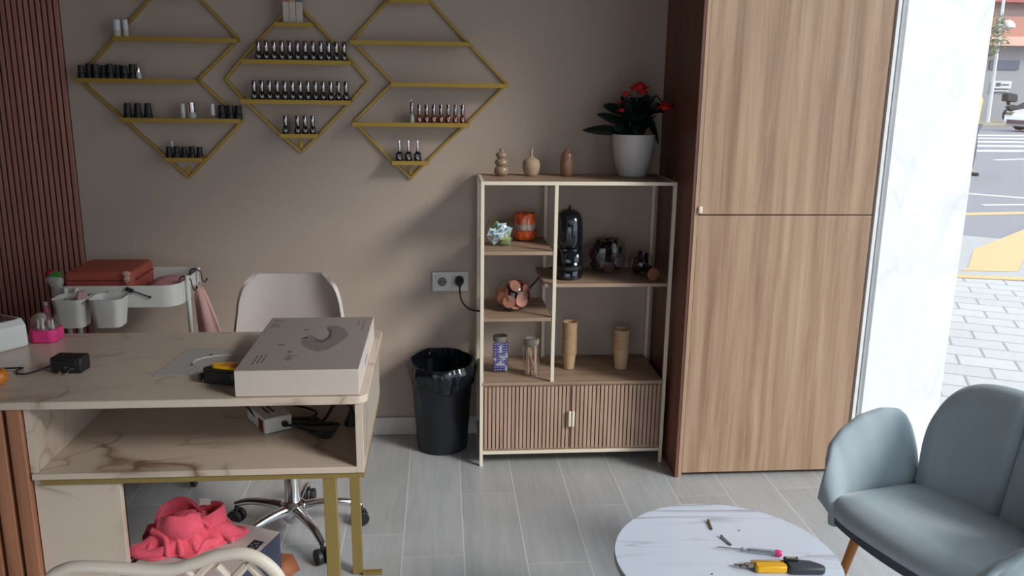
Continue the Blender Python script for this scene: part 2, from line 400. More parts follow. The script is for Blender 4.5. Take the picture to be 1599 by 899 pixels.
# ------------------------------------------------------------------ display shelf unit
ds = thing('shelf_unit', 'cream metal shelf unit with walnut boards and a slatted two-door cabinet below', 'shelf', (.51, -.18, 0))
X0, X1, YF, YB, XT = .147, .888, -.346, -.012, .424
TOPZ = 1.137; w = .0135
mb = MB()
for x in (X0, X1-w):
    mb.box(x, x+w, YF, YF+w, 0, TOPZ); mb.box(x, x+w, YB-w, YB, 0, TOPZ); mb.box(x, x+w, YF+w, YB-w, TOPZ-w, TOPZ); mb.box(x, x+w, YF+w, YB-w, .05, .05+w)
mb.box(X0+w, X1-w, YF, YF+w, TOPZ-w, TOPZ); mb.box(X0+w, X1-w, YB-w, YB, TOPZ-w, TOPZ)
mb.box(X0+w, X1-w, YF, YF+w, .050, .050+w); mb.box(X0+w, X1-w, YB-w, YB, .050, .050+w)
mb.box(XT, XT+w, YF, YF+w, .345, TOPZ-w); mb.box(XT, XT+w, YB-w, YB, .345, TOPZ-w)
mb.build('frame', CREAM, ds, bevel=.001)
B(X0+w, X1-w, YF+w, YB-w, TOPZ-.012, TOPZ-.001).build('top_board', SHELFW, ds)
for (a, b, z) in ((X0+w, XT, .873), (X0+w, XT, .613), (XT-.03, X1-w, .744)):
    if a > .3: B(a, b, YF+.016, YB-.014, z-.014, z).build('shelf_board', SHELFW, ds, bevel=.001)
    else: B(a, b-.0005, YF+.002, YB-.014, z-.014, z).build('shelf_board', SHELFW, ds, bevel=.001)
B(X0+w+.0005, X1-w-.0005, YF+w+.001, YB-.015, .0645, .352).build('cabinet_body', SHELFW, ds, bevel=.001)
B(X0+w, X1-w, YF-.004, YF+w, .342, .353).build('cabinet_top_edge', SHELFW, ds)
xm = .5095
for side in (0, 1):
    a, b = (X0+w+.002, xm-.001) if side == 0 else (xm+.001, X1-w-.002)
    dr = B(a, b, YF+.005, YF+w, .066, .341).build('door', SLATW, ds)
    g = MB(); n = 22; pt = (b-a-.006)/n
    for i in range(n): g.box(a+.003+i*pt, a+.003+i*pt+pt*.74, YF-.003, YF+.005, .074, .334)
    g.build('slats', SLATW, dr, bevel=.0008)
    B(a+.003, b-.003, YF+.0035, YF+.0048, .074, .334).build('groove_backing', GROOVE2, dr)
    hx = xm-.0125 if side == 0 else xm+.0015
    B(hx, hx+.011, YF-.020, YF-.0035, .168, .234).build('handle', CREAM, dr, bevel=.004, seg=3)

# ------------------------------------------------------------------ diamond wall shelves
def diamond(label, cx, frame, shelves, zb):
    t = thing('wall_shelf', label, 'wall shelf', (cx, -.03, zb), 'gold geometric wire shelves on the back wall')
    mb = MB()
    n = len(frame)
    for i in range(n):
        a, b = frame[i], frame[(i+1) % n]
        mb.bar((cx+a[0], -.007, a[1]), (cx+b[0], -.007, b[1]), .0105, .0115, up=(0, 1, 0))
    mb.build('frame', GOLD, t, bevel=.001)
    for (a, b, z) in shelves:
        s = MB().box(cx+a, cx+b, -.072, -.014, z-.0035, z-.0005)
        s.box(cx+a, cx+b, -.074, -.071, z-.016, z+.001); s.box(cx+a, cx+a+.003, -.071, -.014, z-.012, z+.001); s.box(cx+b-.003, cx+b, -.071, -.014, z-.012, z+.001)
        s.build('shelf', GOLD, t, bevel=.0006)
    MB().box(cx-.007, cx+.007, -.009, -.0005, zb+.015, zb+.045).cyl((cx, -.012, zb+.032), (cx, -.009, zb+.032), .004).build('mounting_tab', GOLD, t)
    return t
SL = -1.0
ZL = dict(s1=1.641, s2=1.488, s3=1.343, s4=1.193)
diamond('left gold wire shelf holding black-capped jars beside the slat panel', -.995,
        [(0, 1.11), (-.23, 1.335), (-.385, 1.488), (-.235, 1.641), (-.08, 1.797), (0, 1.87), (.08, 1.797), (.225, 1.641), (.062, 1.488), (.222, 1.335)],
        [(-.222, .230, 1.641), (-.373, .070, 1.488), (-.223, .225, 1.343), (-.068, .072, 1.193), (-.07, .07, 1.797)], 1.11)
diamond('middle gold wire shelf, hexagonal, with two full rows of dark nail polish', -.552,
        [(0, 1.214), (-.085, 1.288), (-.215, 1.417), (-.277, 1.492), (-.215, 1.566), (-.078, 1.703), (0, 1.78), (.078, 1.703), (.208, 1.566), (.272, 1.492), (.205, 1.417), (.078, 1.288)],
        [(-.072, .072, 1.703), (-.201, .210, 1.566), (-.212, .205, 1.417), (-.068, .074, 1.288)], 1.214)
diamond('right gold wire shelf with red nail polish and two empty upper tiers', -.120,
        [(0, 1.112), (-.08, 1.186), (-.222, 1.335), (-.066, 1.488), (-.222, 1.645), (-.075, 1.80), (0, 1.87), (.082, 1.797), (.228, 1.645), (.385, 1.488), (.228, 1.335), (.07, 1.186)],
        [(-.222, .236, 1.643), (-.070, .387, 1.488), (-.222, .234, 1.335), (-.072, .074, 1.186), (-.07, .08, 1.797)], 1.112)

# ------------------------------------------------------------------ nail polish
def polish(name, label, loc, body, cap, group, h=.072, r=.0132, square=False, lab=True):
    t = thing(name, label, 'nail polish', loc, group); x, y, z = loc
    bz = h*.42
    if square:
        bz = h*.46
        MB().lathe([(r*.98, z), (r*1.05, z+.003), (r*1.05, z+bz*.72), (r*.5, z+bz*.95), (r*.42, z+bz)], (x, y, 0), 24, sq=5).build('bottle', body, t)
        MB().lathe([(r*.42, z+bz), (r*.46, z+bz+.002), (r*.36, z+h)], (x, y, 0), 16).build('cap', cap, t)
    else:
        MB().lathe([(r*.9, z), (r, z+.003), (r, z+bz*.55), (r*.62, z+bz*.92), (r*.5, z+bz)], (x, y, 0), 20).build('bottle', body, t)
        MB().lathe([(r*.62, z+bz), (r*.72, z+bz+.002), (r*.66, z+h-.002), (r*.58, z+h)], (x, y, 0), 16).build('cap', cap, t)
    if lab:
        g = MB()
        for k, (dx, dz, ww, hh) in enumerate(((-.002, .012, .0030, .005), (.0022, .0055, .0035, .009), (-.003, .020, .002, .003))):
            g.box(x+dx-ww/2, x+dx+ww/2, y-r*1.06, y-r*.93, z+dz*.9, z+dz*.9+hh)
        g.build('label', LABEL, t)
    return t
YP = -.048
def row(proto, xs, z, lab):
    for i, x in enumerate(xs):
        loc = (x, YP, z)
        if i == 0: proto.location = loc; o = proto
        else: o = dup(proto, loc)
        o['label'] = lab(i)
p = polish('nail_polish_bottle', 'x', (-.735, YP, 1.567), POLB, CAPCH, 'dark nail polish on the upper tier of the middle shelf')
n = 12; row(p, [-.692+i*.0294 for i in range(n)], 1.5665, lambda i: 'dark nail polish, %s from left on the upper long tier of the middle shelf' % ORD[i])
p = polish('nail_polish_bottle', 'x', (-.735, YP, 1.4175), POLB, CAPCH, 'dark nail polish on the lower tier of the middle shelf')
n = 13; row(p, [-.716+i*.0292 for i in range(n)], 1.4175, lambda i: 'dark nail polish, %s from left on the lower long tier of the middle shelf' % ORD[i])
p = polish('nail_polish_bottle', 'x', (-.60, YP, 1.2885), POLB, CAPCH, 'dark nail polish on the bottom tier of the middle shelf', h=.070)
row(p, [-.603, -.557, -.528, -.499], 1.2885, lambda i: ['lone dark nail polish at the left end of the bottom tier of the middle shelf', 'first of three dark nail polishes together on the bottom tier of the middle shelf', 'centre one of three dark nail polishes together on the bottom tier of the middle shelf', 'right-hand dark nail polish on the bottom tier of the middle shelf'][i])
p = polish('nail_polish_bottle', 'x', (-.09, YP, 1.3355), POLR, CAPCH, 'red nail polish on the right shelf', h=.070, r=.0125)
row(p, [-.083+i*.0284 for i in range(7)], 1.3355, lambda i: 'red nail polish, %s red one from the left on the right shelf' % ORD[i])
t = polish('cuticle_oil_bottle', 'clear bottle with tall looped chrome cap left of the red nail polishes', (-.112, YP, 1.3355), CLOUDY, CAPCH, None, h=.078, r=.010, lab=False)
del_c = MB().tube([(-.112+.0055*math.cos(a), YP, 1.3355+.083+.0055*math.sin(a)) for a in [k*PI/6 for k in range(12)]], .0013, 6, closed=True).build('cap_loop', CAPCH, t)
p = polish('base_coat_bottle', 'x', (-.17, YP, 1.1865), POLB, CHROME, 'square bottles on the bottom tier of the right shelf', h=.079, r=.0148, square=True)
row(p, [-.163, -.127, -.091], 1.1865, lambda i: ['left', 'middle', 'right'][i]+' one of three square black bottles at the bottom of the right shelf')
# left shelf: jars and black caps
def capbottle(label, loc, col, bcol, h=.05, r=.0135, name='gel_bottle', grp=None, taper=.78, tilt=0, bh=.4):
    t = thing(name, label, 'nail product', loc, grp); x, y, z = loc
    MB().lathe([(r, z), (r*1.03, z+.002), (r*1.0, z+h*bh*.8), (r*.85, z+h*bh)], (x, y, 0), 20).build('bottle', bcol, t)
    MB().lathe([(r*.86, z+h*bh), (r*.88, z+h*bh+.001), (r*taper*.9, z+h-.001), (r*taper*.8, z+h)], (x, y, 0), 20).build('cap', col, t)
    t.rotation_euler = (0, tilt, 0); return t
LC = -.995
capbottle('wide white jar at the left end of the top tier of the left shelf', (LC-.212, YP, 1.6415), WHITES, CLOUDY, .062, .0165, 'white_jar', 'white jars on the left shelf', 1.0, bh=.36)
capbottle('narrow white jar right of the wide one on the top tier of the left shelf', (LC-.181, YP, 1.6415), WHITES, CLOUDY, .062, .0115, 'white_jar', 'white jars on the left shelf', .95, bh=.36)
for i in range(8):
    capbottle('black-capped gel bottle, %s from the left on the widest tier of the left shelf' % ORD[i], (LC-.355+i*.0263, YP+(.004 if i % 2 else -.004), 1.4885), BLACK, BLACK, .048+.006*((i*5) % 3)/2, .0135, 'gel_bottle', 'black-capped bottles on the widest tier', .9)
capbottle('white and silver bottle leaning at the right end of the black-capped row', (LC-.146, YP, 1.4885), CHROME, WHITEC, .058, .0095, 'slim_bottle', None, .8, tilt=-.06)
for i in range(3):
    capbottle(['left', 'middle', 'right'][i]+' one of three black tapered bottles on the third tier of the left shelf', (LC-.200+i*.038, YP, 1.3435), BLACK, BLACK, .055, .0165, 'gel_bottle', 'three black tapered bottles', .72, bh=.25)
capbottle('small clear bottle with pale rose cap beside the silver jar on the left shelf', (LC+.006, YP, 1.3435), WHITEC, CLOUDY, .055, .011, 'clear_jar', None, .9, bh=.3)
capbottle('silver-capped clear jar in the middle of the third tier of the left shelf', (LC+.040, YP, 1.3435), CHROME, CLOUDY, .060, .015, 'clear_jar', None, 1., bh=.36)
capbottle('translucent pale bottle left of the black caps at the right end of the third tier', (LC+.118, YP, 1.3435), WHITEC, GLASS, .056, .011, 'clear_jar', None, .8, bh=.2)
for i in range(3):
    capbottle(['left', 'middle', 'right'][i]+' one of three wide black jars packed at the right end of the third tier', (LC+.153+i*.031, YP, 1.3435), BLACK, BLACK, .050, .0155, 'black_jar', 'wide black jars', .96)
for i in range(5):
    capbottle('black-capped bottle, %s from the left on the bottom tier of the left shelf' % ORD[i], (LC-.058+i*.0290, YP, 1.1935), BLACK, BLACK, .040+.002*(i % 2), .0132, 'gel_bottle', 'black-capped bottles on the bottom tier', .92)
capbottle('slim white bottle standing behind the black caps on the bottom tier of the left shelf', (LC-.052, -.024, 1.1935), WHITEC, WHITEC, .062, .006, 'slim_bottle', None, .9)
# slim cartons on the top tier of the middle shelf
for i, (cx, cc, d) in enumerate(((-.580, P('carton_rose', (.45, .16, .13), .5), 'rose'), (-.5555, P('carton_peach', (.50, .26, .14), .5), 'peach'), (-.531, P('carton_grey_blue', (.16, .17, .21), .5), 'grey-blue'))):
    t = thing('slim_carton', 'slim white carton with %s band, %s of three on top of the middle shelf' % (d, ['left', 'middle', 'right'][i]), 'carton', (cx, YP, 1.7035), 'slim cartons')
    B(cx-.0115, cx+.0115, YP-.010, YP+.010, 1.7035, 1.84).build('carton_body', CARDW, t, bevel=.0008)
    B(cx-.0119, cx+.0119, YP-.0104, YP+.0104, 1.778, 1.805).build('colour_band', cc, t)

# ------------------------------------------------------------------ things on top of the unit
def vase(name, label, prof, x, y, m, cat='vase'):
    t = MB().lathe(prof, (x, y, TOPZ), 36, cap1=False); return tag(t.build(name, m, None, (x, y, TOPZ), solid=0, ang=60), label, cat, 'little vases on top of the shelf unit')
def smoothprof(pts, n=6):
    out = []
    for i in range(len(pts)-1):
        p0 = pts[max(i-1, 0)]; p1 = pts[i]; p2 = pts[i+1]; p3 = pts[min(i+2, len(pts)-1)]
        for k in range(n):
            t = k/n; out.append(tuple(.5*(2*p1[j]+(-p0[j]+p2[j])*t+(2*p0[j]-5*p1[j]+4*p2[j]-p3[j])*t*t+(-p0[j]+3*p1[j]-3*p2[j]+p3[j])*t**3) for j in (0, 1)))
    return out+[pts[-1]]
vz = -.13
vase('vase', 'glazed taupe vase of three stacked bubbles, leftmost on the shelf unit',
     smoothprof([(.018, 0), (.026, .008), (.029, .019), (.026, .031), (.018, .036), (.024, .043), (.0265, .052), (.023, .061), (.015, .066), (.020, .072), (.0225, .081), (.018, .089), (.0085, .094), (.0085, .103), (.0095, .107)]), .238, vz, VASE1)
vase('vase', 'matte sand round vase with a thin neck, middle one on the shelf unit',
     smoothprof([(.020, 0), (.027, .008), (.034, .030), (.0345, .045), (.030, .060), (.016, .070), (.0065, .076), (.0052, .090), (.0055, .106)]), .356, vz, VASE2)
vase('vase', 'glossy rose-brown bullet-shaped vase with narrow mouth, rightmost on the shelf unit',
     smoothprof([(.018, 0), (.0245, .012), (.0275, .040), (.0265, .065), (.021, .088), (.010, .099), (.0075, .104), (.0078, .107)]), .498, vz, VASE3)

# potted plant
PX, PY = .762, -.125
pot = thing('potted_plant', 'dark-leaved plant with red flowers in a white pot on the shelf unit', 'plant', (PX, PY, TOPZ))
MB().lathe(smoothprof([(.048, TOPZ), (.056, TOPZ+.008), (.072, TOPZ+.06), (.081, TOPZ+.11), (.085, TOPZ+.165)]) + [(.080, TOPZ+.166), (.076, TOPZ+.14)], (PX, PY, 0), 48, cap1=False).build('pot', WHITEC, pot, ang=50)
MB().lathe([(.077, TOPZ+.148), (.04, TOPZ+.154), (.002, TOPZ+.156)], (PX, PY, 0), 24).build('soil', SOIL, pot)
def leafblade(mb, base, tip, wid, droop=.03, side=None):
    base, tip = Vector(base), Vector(tip); d = tip-base
    s = d.cross(Vector((0, 0, 1)))
    if side is not None: s = Vector(side)
    s = (s if s.length > 1e-4 else Vector((1, 0, 0))).normalized()*wid
    n = s.cross(d).normalized()
    def fn(u, v):
        k = math.sin(PI*min(1, u*.96+.02))**.75; q = (v-.5)*2
        p = base+d*u+s*q*k*.5; p = p+Vector((0, 0, -droop*(u*u)*1.2+droop*u)); return p+n*abs(q)*k*wid*.12
    mb.pillow(fn, lambda u, v: .0007, 8, 4)
Z0 = TOPZ+.15
rnd = random.Random(5)
# big outer leaves (placed from the photograph), then a dense inner tuft
outer = [((-.02, 0, .02), (-.205, -.01, .035), .050, .03), ((-.02, 0, .05), (-.15, 0, .095), .042, .02), ((-.03, 0, .09), (-.125, .01, .13), .046, .03),
         ((.02, 0, .09), (.125, -.02, .115), .055, .05), ((.03, -.01, .09), (.095, -.03, -.01), .05, .05), ((.0, -.03, .06), (.012, -.075, -.012), .045, .04),
         ((.0, .0, .09), (-.055, .0, .165), .05, .02), ((.0, 0, .09), (.05, 0, .175), .05, .02), ((-.02, -.03, .02), (-.10, -.06, .05), .042, .02)]
for a, b_, wd_, dr in outer:
    mb = MB(); o_ = Vector((PX, PY, Z0)); leafblade(mb, o_+Vector(a), o_+Vector(b_), wd_, dr, side=(0, -.6, .8) if abs(b_[0]) > .09 else (1, .2, 0)); mb.build('leaf', LEAF, pot, ang=80)
mb = MB()
for i in range(85):
    a = rnd.uniform(0, 2*PI); r0 = rnd.uniform(0, .04); z0 = rnd.uniform(-.005, .085); r1 = rnd.uniform(.03, .088); z1 = z0+rnd.uniform(.04, .10)
    y0 = min(.06, r1*math.sin(a))
    leafblade(mb, (PX+r0*math.cos(a), PY+r0*math.sin(a)*.8, Z0+z0), (PX+r1*math.cos(a), PY+y0, Z0+min(z1, .165)), rnd.uniform(.035, .05), .02)
mb.build('foliage', LEAF, pot, ang=80)
mb = MB()
stems = [[(0, 0, .0), (.0, -.01, .10), (.005, -.02, .19)], [(0, 0, .0), (-.02, -.01, .10), (-.04, -.02, .16)], [(.01, 0, .0), (.03, -.02, .15), (.075, -.04, .165), (.105, -.045, .13)], [(0, 0, 0), (-.03, 0, .09), (-.045, -.01, .105)]]
for s_ in stems: mb.tube([Vector((PX, PY, Z0))+Vector(q) for q in s_], .003, 6)
mb.build('flower_stems', LEAF, pot)
fl = [(.012, -.02, .195, .030), (-.043, -.02, .170, .016), (-.052, -.02, .135, .017), (-.055, -.02, .108, .015), (.108, -.045, .122, .028), (-.012, -.02, .19, .014), (.022, -.02, .178, .018)]
for (fx, fy, fz, fr) in fl:
    mb = MB(); fr *= 1.35
    for k in range(7):
        a = k*2*PI/7+fx*40; c_ = Vector((PX+fx, PY+fy, Z0+fz))
        leafblade(mb, c_, c_+Vector((math.cos(a)*fr, math.sin(a)*fr*.8, fr*.35*math.sin(k*2.1))), fr*.9, .0)
    mb.lathe([(fr*.2, -fr*.4), (fr*.55, 0), (fr*.25, fr*.5)], (PX+fx, PY+fy, Z0+fz), 10)
    mb.build('flower', FLOWER, pot, ang=80)

# ------------------------------------------------------------------ glass bowls and their fillings
def bowl(label, x, y, z, r, h, rim, name='glass_bowl', grp=None):
    prof = smoothprof([(r*.45, z), (r*.78, z+h*.10), (r, z+h*.45), (r*.93, z+h*.8), (rim, z+h)])
    return tag(MB().lathe(prof, (x, y, 0), 40, cap1=False).build(name, GLASS, None, (x, y, z), ang=60), label, 'bowl', grp)
def capsule(label, grp):
    t = thing('coffee_capsule', label, 'capsule', (0, 0, 0), grp)
    MB().lathe([(.013, 0), (.016, .002), (.019, .022), (.020, .026)], (0, 0, 0), 20).build('cup', BROWNC, t)
    MB().lathe([(.0222, .026), (.0225, .0272), (.0215, .028)], (0, 0, 0), 24).build('foil_lid', LIDC, t)
    return t
S3 = .613; S2 = .873; S4 = .744
bx, by = .286, -.205
bowl('clear glass bowl full of brown coffee capsules on the lower left shelf', bx, by, S3+.001, .066, .110, .048, grp='clear glass bowls')
place = [(-.024, -.048, .030, 1.35, 0, -.1), (.022, -.046, .032, 1.3, 0, .35), (.0, -.040, .008, 1.0, 0, .1), (-.035, -.02, .066, 1.2, .4, -.9), (.03, -.01, .070, 1.25, 0, 1.0), (-.012, -.015, .086, .9, .5, .2),
         (.0, .02, .040, .3, .6, .4), (-.032, .02, .035, 1.2, 0, 2.4), (.032, .025, .040, 1.3, 0, 3.6), (0, .0, .062, .8, .2, .9), (.014, .025, .085, 1.5, .3, 2.6), (-.045, .01, .045, 1.4, .2, -1.4), (.046, .0, .050, 1.4, -.2, 1.5), (.022, -.030, .058, 1.7, .3, .5), (-.040, -.035, .048, 1.5, .5, -.5), (.0, .03, .020, .2, 0, 0), (.03, .03, .062, 1.0, .3, 1.8), (-.02, .04, .07, .6, .3, .6)]
pr = None
for i, (dx, dy, dz, rx, ry, rzz) in enumerate(place):
    if pr is None: pr = capsule('brown coffee capsule with copper foil lid inside the glass bowl on the lower left shelf', 'coffee capsules in the lower left bowl'); o = pr
    else: o = dup(pr)
    o.location = (bx+dx*.8, by+dy*.6, S3+.012+dz*.85); o.scale = (1.12,)*3
    o['label'] = 'brown coffee capsule in the lower left glass bowl, %s %s, %s' % ('front' if dy < -.015 else 'rear' if dy > .015 else 'central', 'left' if dx < -.01 else 'right' if dx > .01 else 'middle', 'low' if dz < .03 else 'halfway up' if dz < .055 else 'high' if dz < .075 else 'topmost'); o.rotation_euler = (rx, ry, rzz)
# bowl with pastel sachets
bx, by = .228, -.215
bowl('round clear glass bowl of pale blue and white sachets on the upper left shelf', bx, by, S2+.001, .056, .094, .044, grp='clear glass bowls')
SA = [P('sachet_white', (.68, .74, .74), .4), P('sachet_pale_blue', (.46, .58, .60), .4), P('sachet_green', (.35, .45, .18), .4)]
MBLUE = P('blue_print', (.05, .22, .45), .5); MGRN = P('olive_print', (.30, .36, .04), .5)
rr = random.Random(3)
for i in range(12):
    a = i*2*PI/6+.3; R_ = .026 if i < 10 else .01; zz = .018+.011*(i//2)
    if i < 6: px_, py_ = bx+R_*math.cos(a), by+R_*math.sin(a)
    elif i < 10: px_, py_ = bx+(i-7.5)*.018, by-.018+.004*(i % 2)
    else: px_, py_ = bx+(i-10.5)*.014, by
    col = SA[i % 2 if i % 5 else 2]
    o = thing('sugar_sachet', '%s sugar sachet in the round glass bowl on the shelf, %s' % (('white', 'pale blue', 'green')[SA.index(SA[i % 2 if i % 5 else 2])], ['bottom right', 'bottom rear right', 'bottom rear left', 'bottom left', 'bottom front left', 'bottom front right', 'front left', 'front centre left', 'front centre right', 'front right', 'topmost left', 'topmost right'][i]), 'sachet', (px_, py_, S2+zz), 'sachets in the glass bowl')
    MB().pillow(lambda u, v: ((u-.5)*.040+px_, py_+.002*math.sin(u*6), (v-.5)*.032+S2+zz), lambda u, v: .0004+.0035*math.sin(PI*u)*math.sin(PI*v), 6, 6).build('packet', col, o, ang=80)
    if i >= 6 or i in (4, 5):
        B(px_-.012, px_-.001, py_-.0049, py_-.0035, S2+zz-.001, S2+zz+.009).build('blue_mark', MBLUE, o)
        B(px_+.002, px_+.012, py_-.0049, py_-.0035, S2+zz-.010, S2+zz-.002).build('green_mark', MGRN, o)
    o.rotation_euler = (rr.uniform(-.5, .5), rr.uniform(-.8, .8), rr.uniform(-.5, .5))
# orange bag inside a glass jar
bx, by = .338, -.10
bowl('clear glass jar holding an orange wrapped bag on the upper left shelf', bx, by, S2+.001, .052, .100, .047, 'glass_jar')
t = thing('wrapped_bag', 'crumpled orange bag with printed band, inside the glass jar on the upper left shelf', 'bag', (bx, by, S2+.004))
def crump(r, z0, z1, seed, amp):
    rg = random.Random(seed); ph = [rg.uniform(0, 6) for _ in range(6)]
    def fn(u, v):
        a = 2*PI*u; q = r(v)*(1+amp*math.sin(9*a+ph[0]+v*3)+amp*.7*math.sin(15*a+ph[1]-v*8)+amp*.5*math.sin(5*a+v*11+ph[2]))
        return Vector((bx+q*math.cos(a), by+q*math.sin(a), z0+(z1-z0)*v+(.003*math.sin(7*a+ph[3]) if v > .9 else 0)))
    return fn
MB().grid(crump(lambda v: .034+.013*math.sin(PI*.5*min(1, v*1.6+.12)), S2+.005, S2+.045, 1, .03), 60, 8).lathe([(.002, S2+.0045), (.034, S2+.0055)], (bx, by, 0), 20).build('lower_wrap', ORANGE, t, ang=80)
MB().grid(crump(lambda v: .0445, S2+.045, S2+.072, 2, .02), 60, 4).build('printed_band', P('band_print', (.52, .36, .28), .35, 0, .6, 55), t, ang=80)
MB().grid(crump(lambda v: .0445-.004*v, S2+.072, S2+.110, 3, .035), 60, 6).lathe([(.040, S2+.104), (.02, S2+.112), (.001, S2+.108)], (bx, by, 0), 20, cap0=False).build('upper_wrap', ORANGE, t, ang=80)
# big dark bowl and small bowl on the right shelf
bx, by = .672, -.105
MB_ = MB().lathe(smoothprof([(.055, S4+.001), (.075, S4+.01), (.080, S4+.05), (.078, S4+.10), (.072, S4+.128)]), (bx, by, 0), 40, cap1=False, sq=2.8)
tag(MB_.build('glass_bowl', GLASS, None, (bx, by, S4), ang=60), 'large squarish clear glass bowl of black capsules right of the coffee machine', 'bowl', 'clear glass bowls')
t0 = None
spots = [(dx, dy, dz) for dz in (.012, .044, .076) for (dx, dy) in ((-.042, -.03), (0, -.042), (.042, -.03), (-.03, .025), (.03, .025))] + [(-.03, -.01, .104), (.028, -.02, .104), (.035, .02, .100), (.0, .03, .098)]
for i, (dx, dy, dz) in enumerate(spots):
    wh_ = 'black capsule in the large glass bowl, %s layer, %s' % ('bottom' if dz < .03 else 'second' if dz < .06 else 'third' if dz < .09 else 'top', ('front ' if dy < -.015 else 'rear ')+('left' if dx < -.02 else 'right' if dx > .02 else 'middle'))
    if t0 is None:
        t0 = thing('coffee_capsule', 'black coffee capsule inside the large glass bowl beside the coffee machine', 'capsule', (0, 0, 0), 'black capsules in the large bowl')
        MB().lathe([(.013, 0), (.016, .002), (.019, .022), (.020, .026)], (0, 0, 0), 18).build('cup', P('black_capsule', (.012, .008, .010), .25), t0)
        MB().lathe([(.0222, .026), (.0225, .0272), (.0215, .028)], (0, 0, 0), 20).build('foil_lid', P('dark_plum_lid', (.06, .018, .022), .3), t0)
        o = t0
    else: o = dup(t0)
    o['label'] = wh_; o.location = (bx+dx, by+dy, S4+.004+dz); o.rotation_euler = (rr.uniform(-.35, .35)+(1.2 if i % 3 == 1 else 0)*(dy < -.02), rr.uniform(-.3, .3), rr.uniform(-1, 1))
bx, by = .806, -.165
bowl('small clear glass bowl of dark capsules at the right end of the right shelf', bx, by, S4+.001, .052, .082, .040, grp='clear glass bowls')
for i, (dx, dy, dz, rx, rzz) in enumerate(((-.018, -.012, .004, .3, 0), (.018, -.01, .006, .2, 1), (0, .018, .004, .1, 2), (-.015, .0, .034, .4, .4), (.017, .008, .036, -.3, 1.3), (0, -.005, .058, .5, 2.2))):
    o = dup(t0, label='dark coffee capsule in the small glass bowl at the shelf end, %s' % ['bottom left', 'bottom right', 'bottom rear', 'upper left', 'upper right', 'topmost'][i]); o['group'] = 'dark capsules in the small bowl'
    o.location = (bx+dx, by+dy, S4+.006+dz); o.rotation_euler = (rx, 0, rzz)
o = dup(pr, label='copper-lidded capsule lying in front of the small glass bowl at the shelf end'); del o['group']
o.location = (.826, -.243, S4+.0226); o.rotation_euler = (1.5708, 0, .2)

# ------------------------------------------------------------------ coffee machine
cm = thing('coffee_machine', 'glossy black capsule coffee machine shaped like a penguin on the right shelf', 'coffee machine', (.502, -.215, S4))
mx, my = .502, -.205
def superl(mb, prof, cx, cy, seg=40, sq=2.4):
    b = len(mb.v)
    for (rx, ry, oy, z) in prof:
        for k in range(seg):
            a = 2*PI*k/seg; ca, sa = math.cos(a), math.sin(a); q = (abs(ca)**sq+abs(sa)**sq)**(-1/sq)
            mb.v.append(Vector((cx+rx*ca*q, cy+oy+ry*sa*q, z)))
    n = len(prof)
    for i in range(n-1):
        for k in range(seg): mb.f.append((b+i*seg+k, b+i*seg+(k+1) % seg, b+(i+1)*seg+(k+1) % seg, b+(i+1)*seg+k))
    mb.f.append(tuple(b+k for k in range(seg))[::-1]); mb.f.append(tuple(b+(n-1)*seg+k for k in range(seg))); return mb
zz = S4
superl(MB(), [(.050, .068, 0, zz+.001), (.057, .076, 0, zz+.006), (.060, .078, 0, zz+.04), (.058, .060, .018, zz+.075), (.058, .056, .022, zz+.12), (.054, .054, .022, zz+.16), (.046, .052, .02, zz+.185)], mx, my).build('body', BLACKG, cm, ang=50)
superl(MB(), [(.040, .040, -.012, zz+.118), (.049, .060, -.012, zz+.124), (.053, .072, -.008, zz+.155), (.054, .075, -.004, zz+.20), (.052, .073, 0, zz+.235), (.043, .062, 0, zz+.258), (.026, .040, 0, zz+.270), (.008, .012, 0, zz+.274)], mx, my, sq=2.2).build('head', BLACKG, cm, ang=60)
superl(MB(), [(.046, .050, -.036, zz+.040), (.048, .053, -.036, zz+.044), (.048, .053, -.036, zz+.056), (.044, .049, -.036, zz+.058)], mx, my).build('drip_tray', BLACK, cm, bevel=.001)
superl(MB(), [(.030, .012, -.086, zz+.075), (.034, .014, -.084, zz+.080), (.034, .014, -.078, zz+.108), (.028, .010, -.074, zz+.115)], mx, my).build('capsule_holder', BLACKG, cm, ang=60)
MB().cyl((mx, my-.05, zz+.100), (mx, my-.05, zz+.122), .010, .014).build('spout', BLACK, cm)
MB().tube([(mx, my+.005, zz+.270), (mx, my-.005, zz+.283), (mx, my-.02, zz+.286)], [.004, .004, .003], 8).build('lever', BLACKG, cm)
ez = zz+.232; ey = my-.0755
g = MB().tube([(mx+.013*math.cos(a), ey-.0005+.0018*math.sin(a), ez+.009*math.sin(a)) for a in [k*PI/12 for k in range(24)]], .0009, 6, closed=True)
for dx in (-.005, 0, .005): g.box(mx+dx-.0015, mx+dx+.0015, ey-.001, ey+.001, ez-.004, ez+.004)
g.build('emblem', P('emblem_grey', (.14, .15, .17), .3), cm)
# machine cable to the socket
cb = thing('power_cable', 'black power cable from the wall socket behind the shelf unit to the coffee machine', 'cable', (.075, -.02, .69))
cpts = [(.075, -.045, .672), (.080, -.050, .62), (.10, -.05, .585), (.135, -.045, .565), (.20, -.035, .56), (.30, -.03, .585), (.37, -.028, .655), (.415, -.03, .71), (.44, -.035, .735), (.47, -.06, .752), (.50, -.105, .755)]
def spline(pts, n=6):
    out = []
    for i in range(len(pts)-1):
        p0 = pts[max(i-1, 0)]; p1 = pts[i]; p2 = pts[i+1]; p3 = pts[min(i+2, len(pts)-1)]
        for k in range(n):
            t = k/n; out.append(Vector([.5*(2*p1[j]+(-p0[j]+p2[j])*t+(2*p0[j]-5*p1[j]+4*p2[j]-p3[j])*t*t+(-p0[j]+3*p1[j]-3*p2[j]+p3[j])*t**3) for j in range(3)]))
    return out+[Vector(pts[-1])]
MB().tube(spline(cpts), .0037, 8).build('cord', RUBBER, cb)
